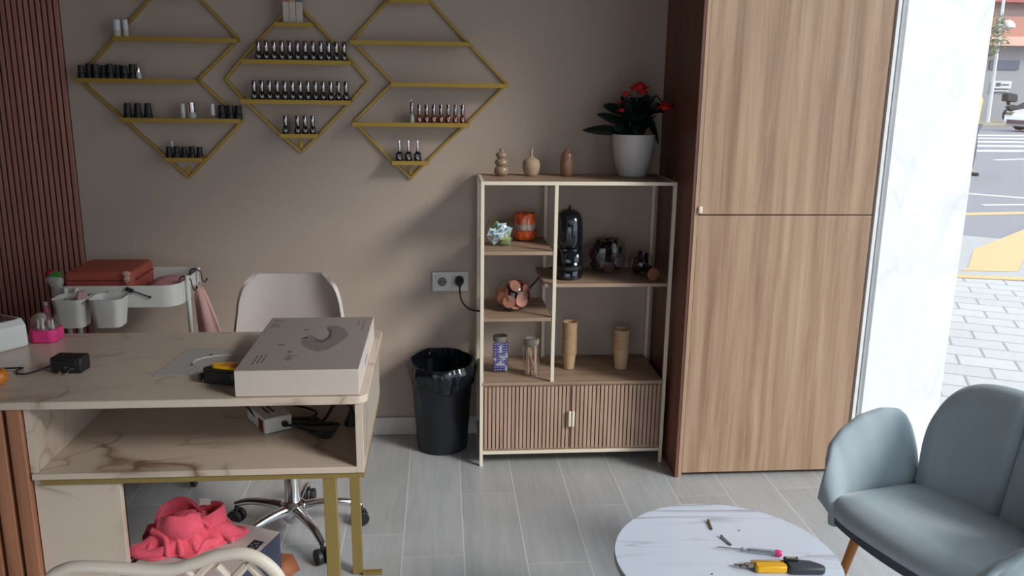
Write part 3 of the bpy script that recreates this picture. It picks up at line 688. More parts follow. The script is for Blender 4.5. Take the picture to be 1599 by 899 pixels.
MB().tube([(.075, -.006, .688), (.075, -.030, .688), (.075, -.045, .684), (.075, -.047, .668)], [.019, .0185, .013, .006], 16).build('plug', RUBBER, cb)
# socket plate
sk = thing('wall_socket', 'white double wall socket plate left of the shelf unit', 'socket', (.037, 0, .682))
B(-.038, .112, -.009, -.0005, .640, .722).build('plate', WHITEP, sk, bevel=.002)
for i, x in enumerate((.003, .073)):
    f_ = B(x-.028, x+.028, -.0115, -.009, .653, .709).build('socket_insert', WHITEP, sk, bevel=.0015)
    MB().lathe([(.0195, 0), (.0185, .0005)], (x, -.0116, .681), 24, M=Matrix.Rotation(PI/2, 3, 'X')).build('recess', P('socket_recess', (.20, .18, .17), .5), f_)
    MB().cyl((x-.008, -.0125, .681), (x-.008, -.0117, .681), .0028).cyl((x+.008, -.0125, .681), (x+.008, -.0117, .681), .0028).box(x-.0015, x+.0015, -.0125, -.0117, .695, .699).box(x-.0015, x+.0015, -.0125, -.0117, .663, .667).build('contact_hole', BLACK, f_)

# ------------------------------------------------------------------ jars and cups on the cabinet
CT = .353
def jar(label, x, y, r, h, name, sq=3.5, rr_=.3):
    t = thing(name, label, 'jar', (x, y, CT), None)
    M_ = Matrix.Rotation(rr_, 3, 'Z')
    MB().lathe(smoothprof([(r*.86, CT+.001), (r, CT+.006), (r, CT+h*.78), (r*.80, CT+h*.86), (r*.80, CT+h*.9)]), (x, y, 0), 36, cap1=False, sq=sq, M=M_).build('glass_body', GLASS, t, ang=60)
    MB().lathe([(r*.92, CT+h*.86), (r*.95, CT+h*.87), (r*.95, CT+h*.985), (r*.90, CT+h), (r*.80, CT+h), (r*.78, CT+h-.003), (.001, CT+h-.003)], (x, y, 0), 36, cap1=False).build('lid', GREYCAP, t, ang=40)
    return t
jx, jy = .236, -.205
jar('clear square jar of blue and white sugar sticks with taupe lid on the cabinet', jx, jy, .0315, .150, 'storage_jar', 5, 0)
t0 = None
rg = random.Random(11); k = 0
for lay in range(11):
    for c in range(5):
        xx = jx-.0225+c*.01125; zz2 = CT+.012+lay*.0108
        col = BLUE if rg.random() < .72 else WHITES
        o = thing('sugar_stick', '%s sugar stick in the square jar, %s row from the bottom, %s from left' % ('blue' if col is BLUE else 'white', ORD[lay], ORD[c]), 'sachet', (xx, jy-.020, zz2), 'sugar sticks in the square jar')
        a = rg.uniform(-.7, .7)
        MB().box(xx-.0062, xx+.0062, jy-.0225, jy-.0175, zz2-.0048, zz2+.0048).build('wrapper', col, o, bevel=.001)
        B(xx-.004+rg.uniform(0, .003), xx+.002+rg.uniform(0, .003), jy-.0229, jy-.0226, zz2-.001, zz2+.0012).build('print', WHITES if col is BLUE else BLUE, o)
        o.rotation_euler = (0, a, 0); k += 1
jx, jy = .357, -.255
jar('clear square jar of wooden stirrers with taupe lid, right of the blue sugar jar', jx, jy, .0315, .150, 'storage_jar', 4, .2)
for i in range(14):
    a = i*2*PI/14; r0 = .020; 
    bx_, by_ = jx+r0*math.cos(a), jy+r0*math.sin(a); tx, ty = jx+.018*math.cos(a+rg.uniform(-.5, .5)), jy+.018*math.sin(a)
    if i == 10: bx_, tx, by_, ty = jx+.020, jx-.014, jy-.0235, jy-.0235
    o = thing('wooden_stirrer', 'wooden stirrer slanting across the front of the jar beside the blue sugar jar' if i == 10 else 'wooden coffee stirrer standing upright in the jar right of the blue sugar jar', 'stirrer', (bx_, by_, CT+.004), 'stirrers in the jar')
    MB().bar((bx_, by_, CT+.005), (tx, ty, CT+.118+rg.uniform(-.004, .006)), .0062, .002, up=(0, 1, 0)).build('stick', KRAFTP, o)
# paper cups
def cupmesh(r, h, rb):
    return MB().lathe([(rb*.94, .002), (rb, 0), (r*.97, h-.003), (r*1.09, h-.002), (r*1.10, h), (r*.98, h+.0005), (r*.95, h-.002), (rb*.9, .004), (.001, .004)], (0, 0, 0), 32, cap0=False, cap1=False)
def cupstack(x, y, n, r, h, rb, dz, which, grp):
    p = None
    for i in range(n):
        lab = ('kraft paper cup at the foot of the %s stack on the cabinet' % which if i == 0 else 'kraft paper cup at the top of the %s stack, open mouth up' % which if i == n-1 else 'kraft paper cup in the %s stack on the cabinet, %s from the bottom' % (which, ORD[i]))
        if p is None: p = tag(cupmesh(r, h, rb).build('paper_cup', CUP, None, (0, 0, 0), ang=50), lab, 'paper cup', grp); o = p
        else: o = dup(p, label=lab)
        o.location = (x+.0006*math.sin(i*1.7), y, CT+.0008+i*dz)
cupstack(.522, -.185, 18, .0275, .066, .020, .0078, 'taller left', 'paper cups in the taller left stack')
cupstack(.736, -.190, 11, .0335, .088, .0255, .0078, 'shorter right', 'paper cups in the shorter right stack')

# ------------------------------------------------------------------ waste bin
bn = thing('waste_bin', 'dark round waste bin between the desk and the shelf unit', 'bin', (.0, -.135, 0))
MB().lathe([(.098, .0005), (.104, .004), (.127, .345), (.130, .350), (.124, .350), (.101, .012), (.001, .012)], (0, -.137, 0), 48, cap1=False).build('bucket', BINM, bn, ang=50)
def bagf(u, v):
    a = 2*PI*u; w_ = .006*math.sin(7*a)+.004*math.sin(13*a+1)+.003*math.sin(23*a)
    if v < .45:   # inside wall, up to the rim
        q = v/.45; r = .108+.018*q+w_*.4; z = .14+.235*q
    else:         # folded over and hanging outside
        q = (v-.45)/.55; r = .128+.012*math.sin(PI*min(1, q*1.3))+w_*(.3+.6*q)*.9; z = .375-.095*q-.012*math.sin(5*a+2)*q+.008*(1-q)*math.sin(3*a+1.2)
    z += .020*(math.sin(a)*.5+.5)*(v > .2)
    return (r*math.cos(a), -.137+min(.130, r*math.sin(a)), z)
tag(MB().grid(bagf, 120, 18).build('bin_liner', BAGM, None, (0, -.137, .2), solid=.001, ang=80), 'glossy black bin bag folded over the rim of the waste bin', 'bin bag')


# ------------------------------------------------------------------ manicure desk
DT = .770
dk = thing('manicure_desk', 'marble-topped manicure desk with open shelf box, slatted end and brass legs', 'desk', (-.95, -1.3, 0))
# top slab with rounded right corners
poly = [(-1.9, -1.585), (-.205, -1.585)] + [(-.205+.03*math.sin(a), -1.555-.03*math.cos(a)) for a in [PI/2*k/6 for k in range(1, 7)]] + [(-.175, -1.05)] + [(-.195+.02*math.cos(a), -1.05+.02*math.sin(a)) for a in [PI/2*k/4 for k in range(1, 5)]] + [(-1.9, -1.03)]
MB().prism(poly, lambda x, y, t: (x, y, t), .751, DT).build('table_top', DESKM, dk, bevel=.002)
B(-.205, -.187, -1.578, -1.045, .575, .750).build('side_panel', DESKM, dk, bevel=.001)
B(-.950, -.205, -1.578, -1.045, .575, .590).build('bottom_panel', DESKM, dk, bevel=.001)
B(-.950, -.205, -1.060, -1.045, .591, .750).build('back_panel', DESKM, dk)
B(-.953, -.938, -1.572, -1.062, .591, .750).build('side_panel', DESKM, dk)
B(-.953, -.760, -1.565, -1.545, .0, .574).build('leg_panel', DESKM, dk, bevel=.001)
MB().box(-.935, -.187, -1.572, -1.548, .559, .5745).box(-.205, -.187, -1.548, -1.06, .559, .5745).box(-.287, -.205, -1.085, -1.062, .559, .5745).build('brass_rail', GOLDL, dk, bevel=.001)
MB().bar((-.272, -1.558, .559), (-.268, -1.558, .001), .031, .022, up=(0, 1, 0)).build('leg', GOLDL, dk, bevel=.001)
MB().bar((-.266, -1.08, .559), (-.264, -1.08, .001), .030, .022, up=(0, 1, 0)).build('leg', GOLDL, dk, bevel=.001)
MB().box(-.249, -.189, -1.10, -1.08, .001, .010).build('foot_plate', GOLDL, dk, bevel=.001)
B(-1.9, -.956, -1.555, -1.04, 0, .750).build('end_box', GROOVE, dk)
mb = MB(); x = -.956
while x > -1.88: mb.box(x-.032, x, -1.582, -1.5555, 0, .7505); x -= .0415
mb.build('slats', DESKSLAT, dk, bevel=.002)
# clear plastic plate with a round recess
cpl = thing('plastic_plate', 'thin translucent plastic plate with a round recess and two studs lying on the desk', 'plate', (-.62, -1.33, DT))
MB().prism([(-.715, -1.42), (-.50, -1.42), (-.455, -1.215), (-.69, -1.19)], lambda x, y, t: (x, y, t), DT+.0005, DT+.0022).build('sheet', P('frosted_plastic', (.46, .44, .43), .3), cpl, bevel=.0005)
MB().tube([(-.565+.078*math.cos(a), -1.32+.058*math.sin(a), DT+.0028) for a in [k*PI/24 for k in range(48)]], .0022, 6, closed=True).build('recess_ring', P('ring_plastic', (.55, .53, .52), .25), cpl)
MB().lathe([(.004, DT+.002), (.0045, DT+.005), (.002, DT+.0065)], (-.638, -1.345, 0), 12).lathe([(.004, DT+.002), (.0045, DT+.005), (.002, DT+.0065)], (-.612, -1.262, 0), 12).build('stud', CHROME, cpl)
# big flat box
bx_ = thing('product_box', 'large flat white box with a pale curved lamp pictured on top, on the desk', 'box', (-.34, -1.36, DT))
BT = DT+.064
M_ = Matrix.Rotation(-.0, 3, 'Z')
B(-.478, -.193, -1.575, -1.115, DT+.001, BT).build('carton', CARDW, bx_, bevel=.0015)
B(-.476, -.195, -1.573, -1.117, BT-.0005, BT+.0006).build('shaded_lid_print', CARD, bx_)  # top sheet; its darker tone stands for shade on the lid
def onbox(u, v, t): return (-.476+.281*u, -1.573+.456*v, BT+.0006+t)
def flat(name, polys, mat, t=.0003):
    g = MB()
    for p_ in polys: g.prism(p_, onbox, .0001, t)
    return g.build(name, mat, bx_, smooth=False)
arc = []
# pictured lamp: a bean-like arch
outer_ = [(.40, .60), (.37, .50), (.42, .41), (.52, .34), (.62, .30), (.72, .33), (.84, .47), (.90, .60), (.84, .72), (.74, .80), (.66, .82), (.60, .79)]
inner_ = [(.61, .74), (.66, .66), (.66, .58), (.61, .52), (.54, .54), (.50, .59), (.45, .62)]
flat('lamp_picture', [[(.12+a*.78, b) for a, b in outer_+inner_]], P('lamp_print', (.20, .18, .175), .5))
flat('lamp_picture_shade', [[(.12+a*.78, b) for a, b in [(.60, .78), (.66, .66), (.66, .57), (.61, .50), (.54, .53), (.50, .57), (.54, .50), (.62, .46), (.70, .55), (.68, .70)]]], P('lamp_print_shade', (.10, .09, .10), .5), .0005)
mk = []
def dash(u, v, du, dv): mk.append([(u, v), (u+du, v), (u+du, v+dv), (u, v+dv)])
for i in range(3):
    for k in range(3): dash(.10+.035*i, .10+.05*k+.01*i, .012, .035)
for i in range(3): dash(.05+.03*i, .78, .012, .10-.02*i); dash(.05+.03*i, .91, .012, .04)
for i, (a, b) in enumerate(((.87, .16), (.92, .24))): dash(a, .96-b, .016, b-.02)
flat('printed_text', mk[:9], INK); flat('printed_text', mk[9:15], P('faint_print', (.16, .14, .135), .6)); flat('printed_text', mk[15:], INKR)
mk = []
for i, (u, v, du, dv) in enumerate(((.36, .22, .03, .015), (.355, .17, .012, .04), (.375, .15, .016, .06), (.40, .16, .010, .05), (.37, .235, .09, .006), (.34, .29, .04, .03), (.22, .42, .06, .022), (.40, .55, .05, .018), (.38, .72, .05, .018), (.335, .16, .008, .03))): dash(u, v, du, dv)
flat('printed_marks', mk, INKL)
g = MB(); g.box(-.1931, -.1926, -1.42, -1.35, DT+.020, DT+.034); g.build('side_print', P('side_blue_print', (.30, .32, .42), .5), bx_)
# tape measure
tm = thing('tape_measure', 'black tape measure with yellow face lying beside the flat white box', 'tape measure', (-.54, -1.46, DT))
tp = [(-.582, -1.452), (-.571, -1.478), (-.50, -1.503), (-.486, -1.495), (-.486, -1.432), (-.51, -1.424), (-.565, -1.430)]
MB().prism(tp, lambda x, y, t: (x, y, t), DT+.001, DT+.034).build('case', BLACK, tm, bevel=.004)
MB().prism([(-.562, -1.452), (-.552, -1.470), (-.496, -1.488), (-.488, -1.480), (-.488, -1.442), (-.508, -1.434), (-.552, -1.438)], lambda x, y, t: (x, y, t), DT+.034, DT+.041).build('yellow_face', YEL, tm, bevel=.003)
MB().prism([(-.535, -1.463), (-.50, -1.474), (-.493, -1.455), (-.525, -1.445)], lambda x, y, t: (x, y, t), DT+.041, DT+.0425).build('face_emblem', P('amber_print', (.45, .15, .03), .4), tm)
MB().box(-.590, -.583, -1.470, -1.446, DT+.004, DT+.018).build('end_hook', BLACK, tm, bevel=.001)
# power adapter with cord
ad = thing('power_adapter', 'black plug-in power adapter with thin cord lying on the desk', 'adapter', (-.93, -1.37, DT))
MA = Matrix.Translation((-.930, -1.365, DT+.001)) @ Matrix.Rotation(-.10, 4, 'Z')
MB().box(-.038, .040, -.024, .024, .0, .040, MA).build('block', BLACK, ad, bevel=.005)
MB().box(-.026, .030, -.027, -.024, .006, .034, MA).build('face', BLACKG, ad, bevel=.001)
MB().cyl(MA @ Vector((-.004, -.027, .014)), MA @ Vector((-.004, -.043, .010)), .0022).cyl(MA @ Vector((.012, -.027, .012)), MA @ Vector((.012, -.043, .006)), .0022).build('pin', CHROME, ad)
MB().tube(spline([MA @ Vector((-.038, 0, .016)), (-.99, -1.372, DT+.010), (-1.02, -1.392, DT+.0035), (-1.045, -1.392, DT+.0035), (-1.058, -1.368, DT+.0035), (-1.052, -1.350, DT+.004), (-1.075, -1.350, DT+.004), (-1.12, -1.352, DT+.0035), (-1.2, -1.36, DT+.0035)]), .0022, 8).build('cord', RUBBER, ad)
# white nail machine at the left edge
nm = thing('nail_machine', 'white nail drill unit with sloping black control panel at the left end of the desk', 'machine', (-1.19, -1.17, DT))
MN = Matrix.Translation((-1.235, -1.150, DT)) @ Matrix.Rotation(.95, 4, 'Z')
pf = [(-.09, .004), (-.085, .0), (.085, .0), (.092, .006), (.088, .040), (.045, .072), (-.07, .078), (-.088, .06)]
MB().prism(pf, lambda a, z, t: MN @ Vector((t, a, z+.001)), -.062, .062).build('housing', WHITEP, nm, bevel=.010, seg=4)
MB().prism([(-.078, .0785), (.040, .0735), (.041, .0755), (-.078, .0805)], lambda a, z, t: MN @ Vector((t, a, z+.001)), -.045, .045).build('control_panel', BLACKG, nm, bevel=.002)
MB().prism([(-.060, .080), (-.045, .0795), (-.045, .0815), (-.060, .082)], lambda a, z, t: MN @ Vector((t, a, z+.001)), -.020, .000).prism([(-.010, .078), (.005, .0772), (.005, .079), (-.010, .080)], lambda a, z, t: MN @ Vector((t, a, z+.001)), -.025, .005).build('display_mark', STEEL, nm)
MB().cyl(MN @ Vector((.0, .088, .030)), MN @ Vector((.0, .100, .032)), .009).build('dial', CHROME, nm)
hd = thing('nail_drill_rest', 'clear knobbed accessory behind the white nail machine', 'accessory', (-1.135, -1.06, DT))
MB().lathe(smoothprof([(.016, DT+.001), (.014, DT+.02), (.008, DT+.03), (.012, DT+.045), (.016, DT+.055), (.010, DT+.066)]), (-1.135, -1.052, 0), 20).build('holder', CLOUDY, hd)
# pink box with clear lid
pb = thing('pink_organizer', 'bright pink tray with clear faceted cover and little white caps', 'organizer', (-1.105, -1.10, DT))
oct_ = [(-.036, -.020), (-.022, -.032), (.022, -.032), (.036, -.020), (.036, .030), (-.036, .030)]
MB().prism(oct_, lambda x, y, t: (-1.103+x, -1.098+y, t), DT+.001, DT+.036).build('pink_base', MAG, pb, bevel=.003)
MB().prism([(x*.92, y*.92) for x, y in oct_], lambda x, y, t: (-1.103+x*(1-(t-DT-.036)*3), -1.098+y*(1-(t-DT-.036)*3), t), DT+.0362, DT+.072).build('clear_cover', GLASS, pb, bevel=.002)
for k, (dx, dy, hh) in enumerate(((-.018, .0, .060), (-.004, -.006, .066), (.010, .004, .058), (.022, -.004, .062))):
    MB().cyl((-1.103+dx, -1.098+dy, DT+.0362), (-1.103+dx, -1.098+dy, DT+hh), .0045, .002, 10).build('tip', WHITEC, pb)
# amber jar at the left edge
aj = thing('amber_pot', 'small shiny orange-amber pot at the front left of the desk', 'pot', (-1.065, -1.46, DT))
MB().lathe(smoothprof([(.020, DT+.001), (.030, DT+.006), (.034, DT+.020), (.028, DT+.034), (.018, DT+.038)]), (-1.068, -1.462, 0), 28).build('body', AMBER, aj)
MB().lathe([(.013, DT+.0382), (.014, DT+.042), (.010, DT+.043)], (-1.068, -1.462, 0), 20).build('stopper', BROWNB, aj)
# inside the desk box: power block, cables, plug
SF = .591
ps = thing('power_block', 'small white rectangular power block with printed label inside the desk shelf', 'power supply', (-.455, -1.26, SF))
MP = Matrix.Translation((-.462, -1.300, SF)) @ Matrix.Rotation(.55, 4, 'Z') @ Matrix.Scale(1.22, 4)
MB().box(-.030, .030, -.055, .055, 0.001, .034, MP).build('housing', WHITEP, ps, bevel=.002)
g = MB()
for i in range(5):
    for j in range(2): g.box(-.012+j*.012, -.006+j*.012, -.022+i*.0085, -.016+i*.0085, .034, .0346, MP)
g.build('printed_label', INK, ps)
MB().cyl(MP @ Vector((.012, -.0545, .017)), MP @ Vector((.012, -.062, .017)), .008).build('cable_entry', BLACK, ps)
MB().box(-.0315, -.0301, -.045, -.020, .004, .028, MP).build('red_label', P('dark_red_print', (.14, .02, .03), .5), ps)
cbl = thing('cable_bundle', 'bundled black mains cable with plug on the desk shelf', 'cable', (-.36, -1.34, SF))
MB().tube(spline([(-.565, -1.26, .70), (-.545, -1.27, .66), (-.510, -1.295, .625), (-.482, -1.325, .612), (-.445, -1.345, .606), (-.40, -1.335, .603), (-.355, -1.30, .603), (-.345, -1.25, .600), (-.375, -1.21, .598), (-.42, -1.20, .605)], 8), .0032, 8).build('thin_cord', RUBBER, cbl)
g = MB(); rg = random.Random(4)
for c_, n_, s_ in (((-.365, -1.335), 5, 1), ((-.315, -1.385), 6, 1.1)):
    for k in range(n_):
        pts = []; ph = k*.4; a0 = -.75+.12*k
        for q in range(20):
            a = 2*PI*q/20; lx = (.034+.002*k)*s_*math.cos(a); ly = (.010+.0035*(k % 3))*s_*math.sin(a)
            pts.append((c_[0]+lx*math.cos(a0)-ly*math.sin(a0), c_[1]+lx*math.sin(a0)+ly*math.cos(a0), SF+.006+.0045*k+.003*math.sin(a+ph)))
        g.tube(pts, .0037, 8, closed=True)
g.tube(spline([(-.44, -1.345, .606), (-.40, -1.345, .603), (-.36, -1.355, .604)]), .0036, 8)
g.tube(spline([(-.335, -1.36, .605), (-.31, -1.33, .615), (-.29, -1.30, .640), (-.265, -1.30, .650), (-.245, -1.31, .640), (-.242, -1.318, .628)]), .0042, 8)
g.build('coiled_cable', RUBBER, cbl)
MB().tube([(-.340, -1.372, .600), (-.338, -1.350, .632)], .005, 8).build('cable_tie', BLACK, cbl)
MB().lathe([(.020, SF+.001), (.020, SF+.010), (.013, SF+.022), (.006, SF+.040)], (-.242, -1.318, 0), 20).build('plug', RUBBER, cbl)
MB().tube(spline([(-.452, -1.353, .606), (-.432, -1.343, .606)]), .009, 10).build('ferrite_bead', BLACK, cbl)

# ------------------------------------------------------------------ trolley behind the desk
tr = thing('trolley', 'white slim metal trolley with rounded tray standing behind the desk', 'trolley', (-1.14, -.33, 0))
TX0, TX1, TY0, TY1, TZ0, TZ1 = -1.375, -.925, -.49, -.17, .705, .783
def rrect(x0, x1, y0, y1, r, n=6):
    pts = []
    for cx, cy, a0 in ((x1-r, y0+r, -PI/2), (x1-r, y1-r, 0), (x0+r, y1-r, PI/2), (x0+r, y0+r, PI)):
        for k in range(n+1): a = a0+PI/2*k/n; pts.append((cx+r*math.cos(a), cy+r*math.sin(a)))
    return pts
def tray(mb, x0, x1, y0, y1, z0, z1, r=.06, t=.003, tp=0):
    o = rrect(x0, x1, y0, y1, r); i_ = rrect(x0+t, x1-t, y0+t, y1-t, r-t); n = len(o); cx, cy = (x0+x1)/2, (y0+y1)/2
    sh = lambda p, z: (cx+(p[0]-cx)*(1-tp*(z1-z)/(z1-z0)), cy+(p[1]-cy)*(1-tp*(z1-z)/(z1-z0)), z)
    vs = [sh(p, z0) for p in o]+[sh(p, z1) for p in o]+[sh(p, z1) for p in i_]+[sh(p, z0+t) for p in i_]
    fs = [tuple(range(n))[::-1], tuple(3*n+k for k in range(n))]
    for l in range(3): fs += [(l*n+k, l*n+(k+1) % n, (l+1)*n+(k+1) % n, (l+1)*n+k) for k in range(n)]
    return mb.add(vs, fs)
tray(MB(), TX0, TX1, TY0, TY1, TZ0, TZ1).build('top_tray', WHITEP, tr, bevel=.0008)
tray(MB(), TX0, TX1, TY0, TY1, .40, .46).build('middle_tray', WHITEP, tr)
tray(MB(), TX0, TX1, TY0, TY1, .10, .16).build('bottom_tray', WHITEP, tr)
for (x, y, z1) in ((-.9165, -.40, .80), (-.9165, -.26, .80), (-1.3, -.4995, .78), (-1.265, -.4995, .78)):
    MB().tube([(x, y, .02), (x, y, z1)], .008, 12).build('leg', WHITEP, tr)
for (x, y) in ((-.93, -.46), (-.93, -.2), (-1.36, -.46), (-1.36, -.2)):
    MB().cyl((x-.008, y, .03), (x+.008, y, .03), .028).cyl((x, y, .05), (x, y, .10), .006).build('wheel', BLACK, tr)
def bucket(label, x0, x1, y0, y1, z0, z1):
    o = thing('hanging_bucket', label, 'bucket', ((x0+x1)/2, (y0+y1)/2, z0), 'white buckets hooked on the trolley')
    tray(MB(), x0, x1, y0, y1, z0, z1, .028, .002, .22).build('cup', WHITEP, o)
    MB().box((x0+x1)/2-.02, (x0+x1)/2+.02, y1+.0003, y1+.0085, z1-.012, z1+.006).build('hook', WHITEP, o)
    return o
bucket('left hanging white plastic bucket on the trolley front, above the pink tray', -1.312, -1.202, -.610, -.503, .662, .762)
bucket('right hanging white plastic bucket with empty inside on the trolley front', -1.192, -1.080, -.610, -.503, .662, .762)
# contents of left bucket and tray
tag(MB().pillow(lambda u, v: (-1.298+.055*u, -.595+.075*v, .722+.030*math.sin(PI*u)*math.sin(PI*v)+.006*math.sin(11*u+7*v)), lambda u, v: .002, 14, 10).build('tissue', P('tissue_grey', (.50, .46, .45), .9), None, (-1.29, -.56, .71)), 'crumpled pale tissue inside the left hanging bucket', 'tissue')
tag(MB().pillow(lambda u, v: (-1.240+.034*u, -.597+.072*v, .748+.035*math.sin(PI*u)*math.sin(PI*v)+.005*math.sin(13*u+9*v)), lambda u, v: .004, 14, 10).build('pink_pouch', P('pale_pink_film', (.50, .30, .29), .4), None, (-1.24, -.56, .74), ang=70), 'pale pink crumpled packet sticking out of the left hanging bucket', 'packet')
tag(MB().box(-1.172, -1.150, -.598, -.586, .70, .758).build('dark_bottle_cap', BROWNB, None, (-1.17, -.61, .70), bevel=.003), 'small dark brown bottle in the left corner of the right hanging bucket', 'bottle')
o = thing('pink_tube', 'pink tube hanging outside the left bucket beside the wall slats', 'tube', (-1.385, -.58, .66))
MB().tube([(-1.334, -.58, .665), (-1.334, -.58, .738)], [.010, .012], 12).build('tube_body', P('dusty_pink', (.50, .14, .24), .4), o); MB().tube([(-1.334, -.58, .739), (-1.334, -.58, .750)], .008, 12).build('tube_cap', WHITEC, o)
# coral pouch
cp = thing('coral_pouch', 'coral red zip case lying on the trolley tray against the wall slats', 'case', (-1.21, -.33, TZ1))
MB().prism([(-1.335, -.42), (-1.115, -.42), (-1.098, -.40), (-1.098, -.20), (-1.12, -.18), (-1.31, -.18), (-1.335, -.20)], lambda x, y, t: (x, y, t), TZ1-.074, TZ1+.035).build('case_body', CORAL, cp, bevel=.014, seg=4)
MB().prism([(-1.330, -.4225), (-1.11, -.4225), (-1.11, -.4205), (-1.330, -.4205)], lambda x, y, t: (x, y, t), TZ1+.002, TZ1+.006).box(-1.095, -1.0905, -.40, -.22, TZ1+.002, TZ1+.006).build('zip', P('dark_coral', (.20, .03, .02), .5), cp)
MB().lathe(smoothprof([(.004, 0), (.012, .012), (.009, .022), (.015, .034), (.006, .042)]), (-1.115, -.435, TZ1-.001), 14, sy=.4).build('bow_tag', PINKL, cp)
# milky bottle with green and red caps
ob = thing('bottle', 'milky plastic bottle with green cap lying at the left end of the trolley', 'bottle', (-1.36, -.40, TZ1))
MB().tube([(-1.385, -.42, TZ1+.010), (-1.365, -.43, TZ1+.004), (-1.342, -.435, TZ1+.001)], [.016, .022, .018], 18).build('bottle_body', CLOUDY, ob); MB().cyl((-1.372, -.43, TZ1+.024), (-1.345, -.43, TZ1+.030), .0105).build('green_cap', GREEN, ob)
tag(MB().lathe(smoothprof([(.010, 0), (.015, .006), (.015, .028), (.009, .034)]), (-1.395, -.39, TZ1+.001), 18).build('red_bottle', REDP, None, (-1.395, -.39, TZ1)), 'small red bottle cap at the left end of the trolley tray', 'bottle')
# pink bag inside the right of tray
tag(MB().pillow(lambda u, v: (-1.075+.135*u, -.46+.24*v, TZ1-.045+.040*math.sin(PI*u)**.7*math.sin(PI*v)**.7+.004*math.sin(9*u-8*v)), lambda u, v: .006, 18, 14).build('pink_pack', PINKC, None, (-1.0, -.35, TZ0), ang=70), 'dull pink soft packet lying inside the right half of the trolley tray', 'packet')
# black brush magnet on tray front
br = thing('makeup_brush', 'small black brush stuck slanting on the front of the trolley tray', 'brush', (-1.06, -.50, .74))
a_ = Vector((-1.098, -.4985, .775)); b_ = Vector((-1.018, -.4985, .744)); dd = (b_-a_)
MB().tube([a_, a_+dd*.28], .0075, 12).build('brush_head', BLACK, br); MB().tube([a_+dd*.28, b_-dd*.05], .0025, 8).build('handle', BLACK, br); MB().tube([b_-dd*.05, b_+dd*.03], .0045, 10).build('tip', BLACK, br)
# hooks and towel
for i, yy in enumerate((-.40, -.27)):
    h = MB().tube(spline([(-.945, yy, .775), (-.940, yy, .792), (-.925, yy, .797), (-.905, yy, .785), (-.900, yy, .757), (-.893, yy, .745), (-.885, yy, .752)]), .0022, 8).lathe([(.001, -.005), (.0048, 0), (.001, .005)], (-.884, yy, .756), 10)
    tag(h.build('wire_hook', BLACK, None, (-.92, yy, .77)), ('front' if i == 0 else 'rear')+' black S-shaped wire hook over the right end of the trolley', 'hook', 'black hooks on the trolley')
def twl(u, v):
    return (-.912+u*(.022+.112*v**.8), -.34+(.003+.007*v)*math.sin(u*9+v*2)+.02*v*math.cos(u*5), .748-.36*v)
tl = thing('hanging_towel', 'light pink fluffy towel hanging from the hook at the right end of the trolley', 'towel', (-.89, -.33, .74))
MB().pillow(twl, lambda u, v: .006*(1 if 0 < v else .5), 30, 24).build('cloth', PINKL, tl, ang=80)
MB().tube([(-.893, -.335, .735), (-.893, -.345, .756), (-.893, -.33, .758), (-.893, -.325, .735)], .003, 6).build('hanging_loop', P('faded_loop', (.45, .38, .35), .9), tl)

# ------------------------------------------------------------------ white swivel chair behind the desk
ch = thing('swivel_chair', 'white shell chair on a chrome five-star castor base behind the desk', 'chair', (-.50, -.83, 0))
prof = spline([(-1.09, .462, 0), (-1.00, .458, 0), (-.86, .440, 0), (-.765, .475, 0), (-.715, .60, 0), (-.695, .74, 0), (-.683, .868, 0)], 8)
def shell(u, v):
    q = v*(len(prof)-1); i = min(int(q), len(prof)-2); f = q-i; p = prof[i].lerp(prof[i+1], f)
    s = (u-.5)*2
    hw = .205 if v < .55 else .205-(v-.55)/.45*.055
    endr = 1-.10*max(0, (v-.80)/.20)**3; hw *= endr
    if v < .12: hw *= .86+.14*(v/.12)
    x = -.494+s*hw
    curl = abs(s)**3
    z = p.y; y = p.x
    if v < .55: z += .045*curl*(1-.2*v); y -= 0
    else:
        y -= .060*curl
        z += (.012*s*s-.024*max(0, abs(s)-.80)/.2*max(0, (v-.85)/.15)*1.2) if v > .85 else .0
    if .35 < v < .6: z += .03*curl
    return (x, y, z)
MB().pillow(shell, lambda u, v: .006, 28, 40).build('seat_shell', P('white_shell', (.54, .46, .43), .38, 0, .02), ch, ang=80)
MB().cyl((-.50, -.83, .405), (-.50, -.83, .425), .05, .09).build('seat_mount', BLACK, ch)
MB().cyl((-.50, -.83, .10), (-.50, -.83, .28), .026).cyl((-.50, -.83, .28), (-.50, -.83, .41), .016).build('gas_lift', CHROME, ch)
MB().lathe([(.022, .045), (.030, .055), (.040, .085), (.040, .115), (.028, .125)], (-.50, -.83, 0), 28).build('hub', CHROME, ch)
for k in range(5):
    a = math.radians(14+72*k); d = Vector((math.cos(a), math.sin(a), 0)); c0 = Vector((-.50, -.83, 0))
    lg = MB().tube(spline([c0+d*.03+Vector((0, 0, .097)), c0+d*.09+Vector((0, 0, .100)), c0+d*.17+Vector((0, 0, .092)), c0+d*.225+Vector((0, 0, .072))]), [.019-.0005*i for i in range(19)], 12).build('base_arm', CHROME, ch)
    e = c0+d*.225; n_ = Vector((-d.y, d.x, 0))
    cs = MB()
    for s_ in (-1, 1): cs.cyl(e+n_*.006*s_+Vector((0, 0, .026)), e+n_*.022*s_+Vector((0, 0, .026)), .0255)
    cs.cyl(e+Vector((0, 0, .045)), e+Vector((0, 0, .075)), .006); cs.build('castor', BLACK, ch, bevel=.002)

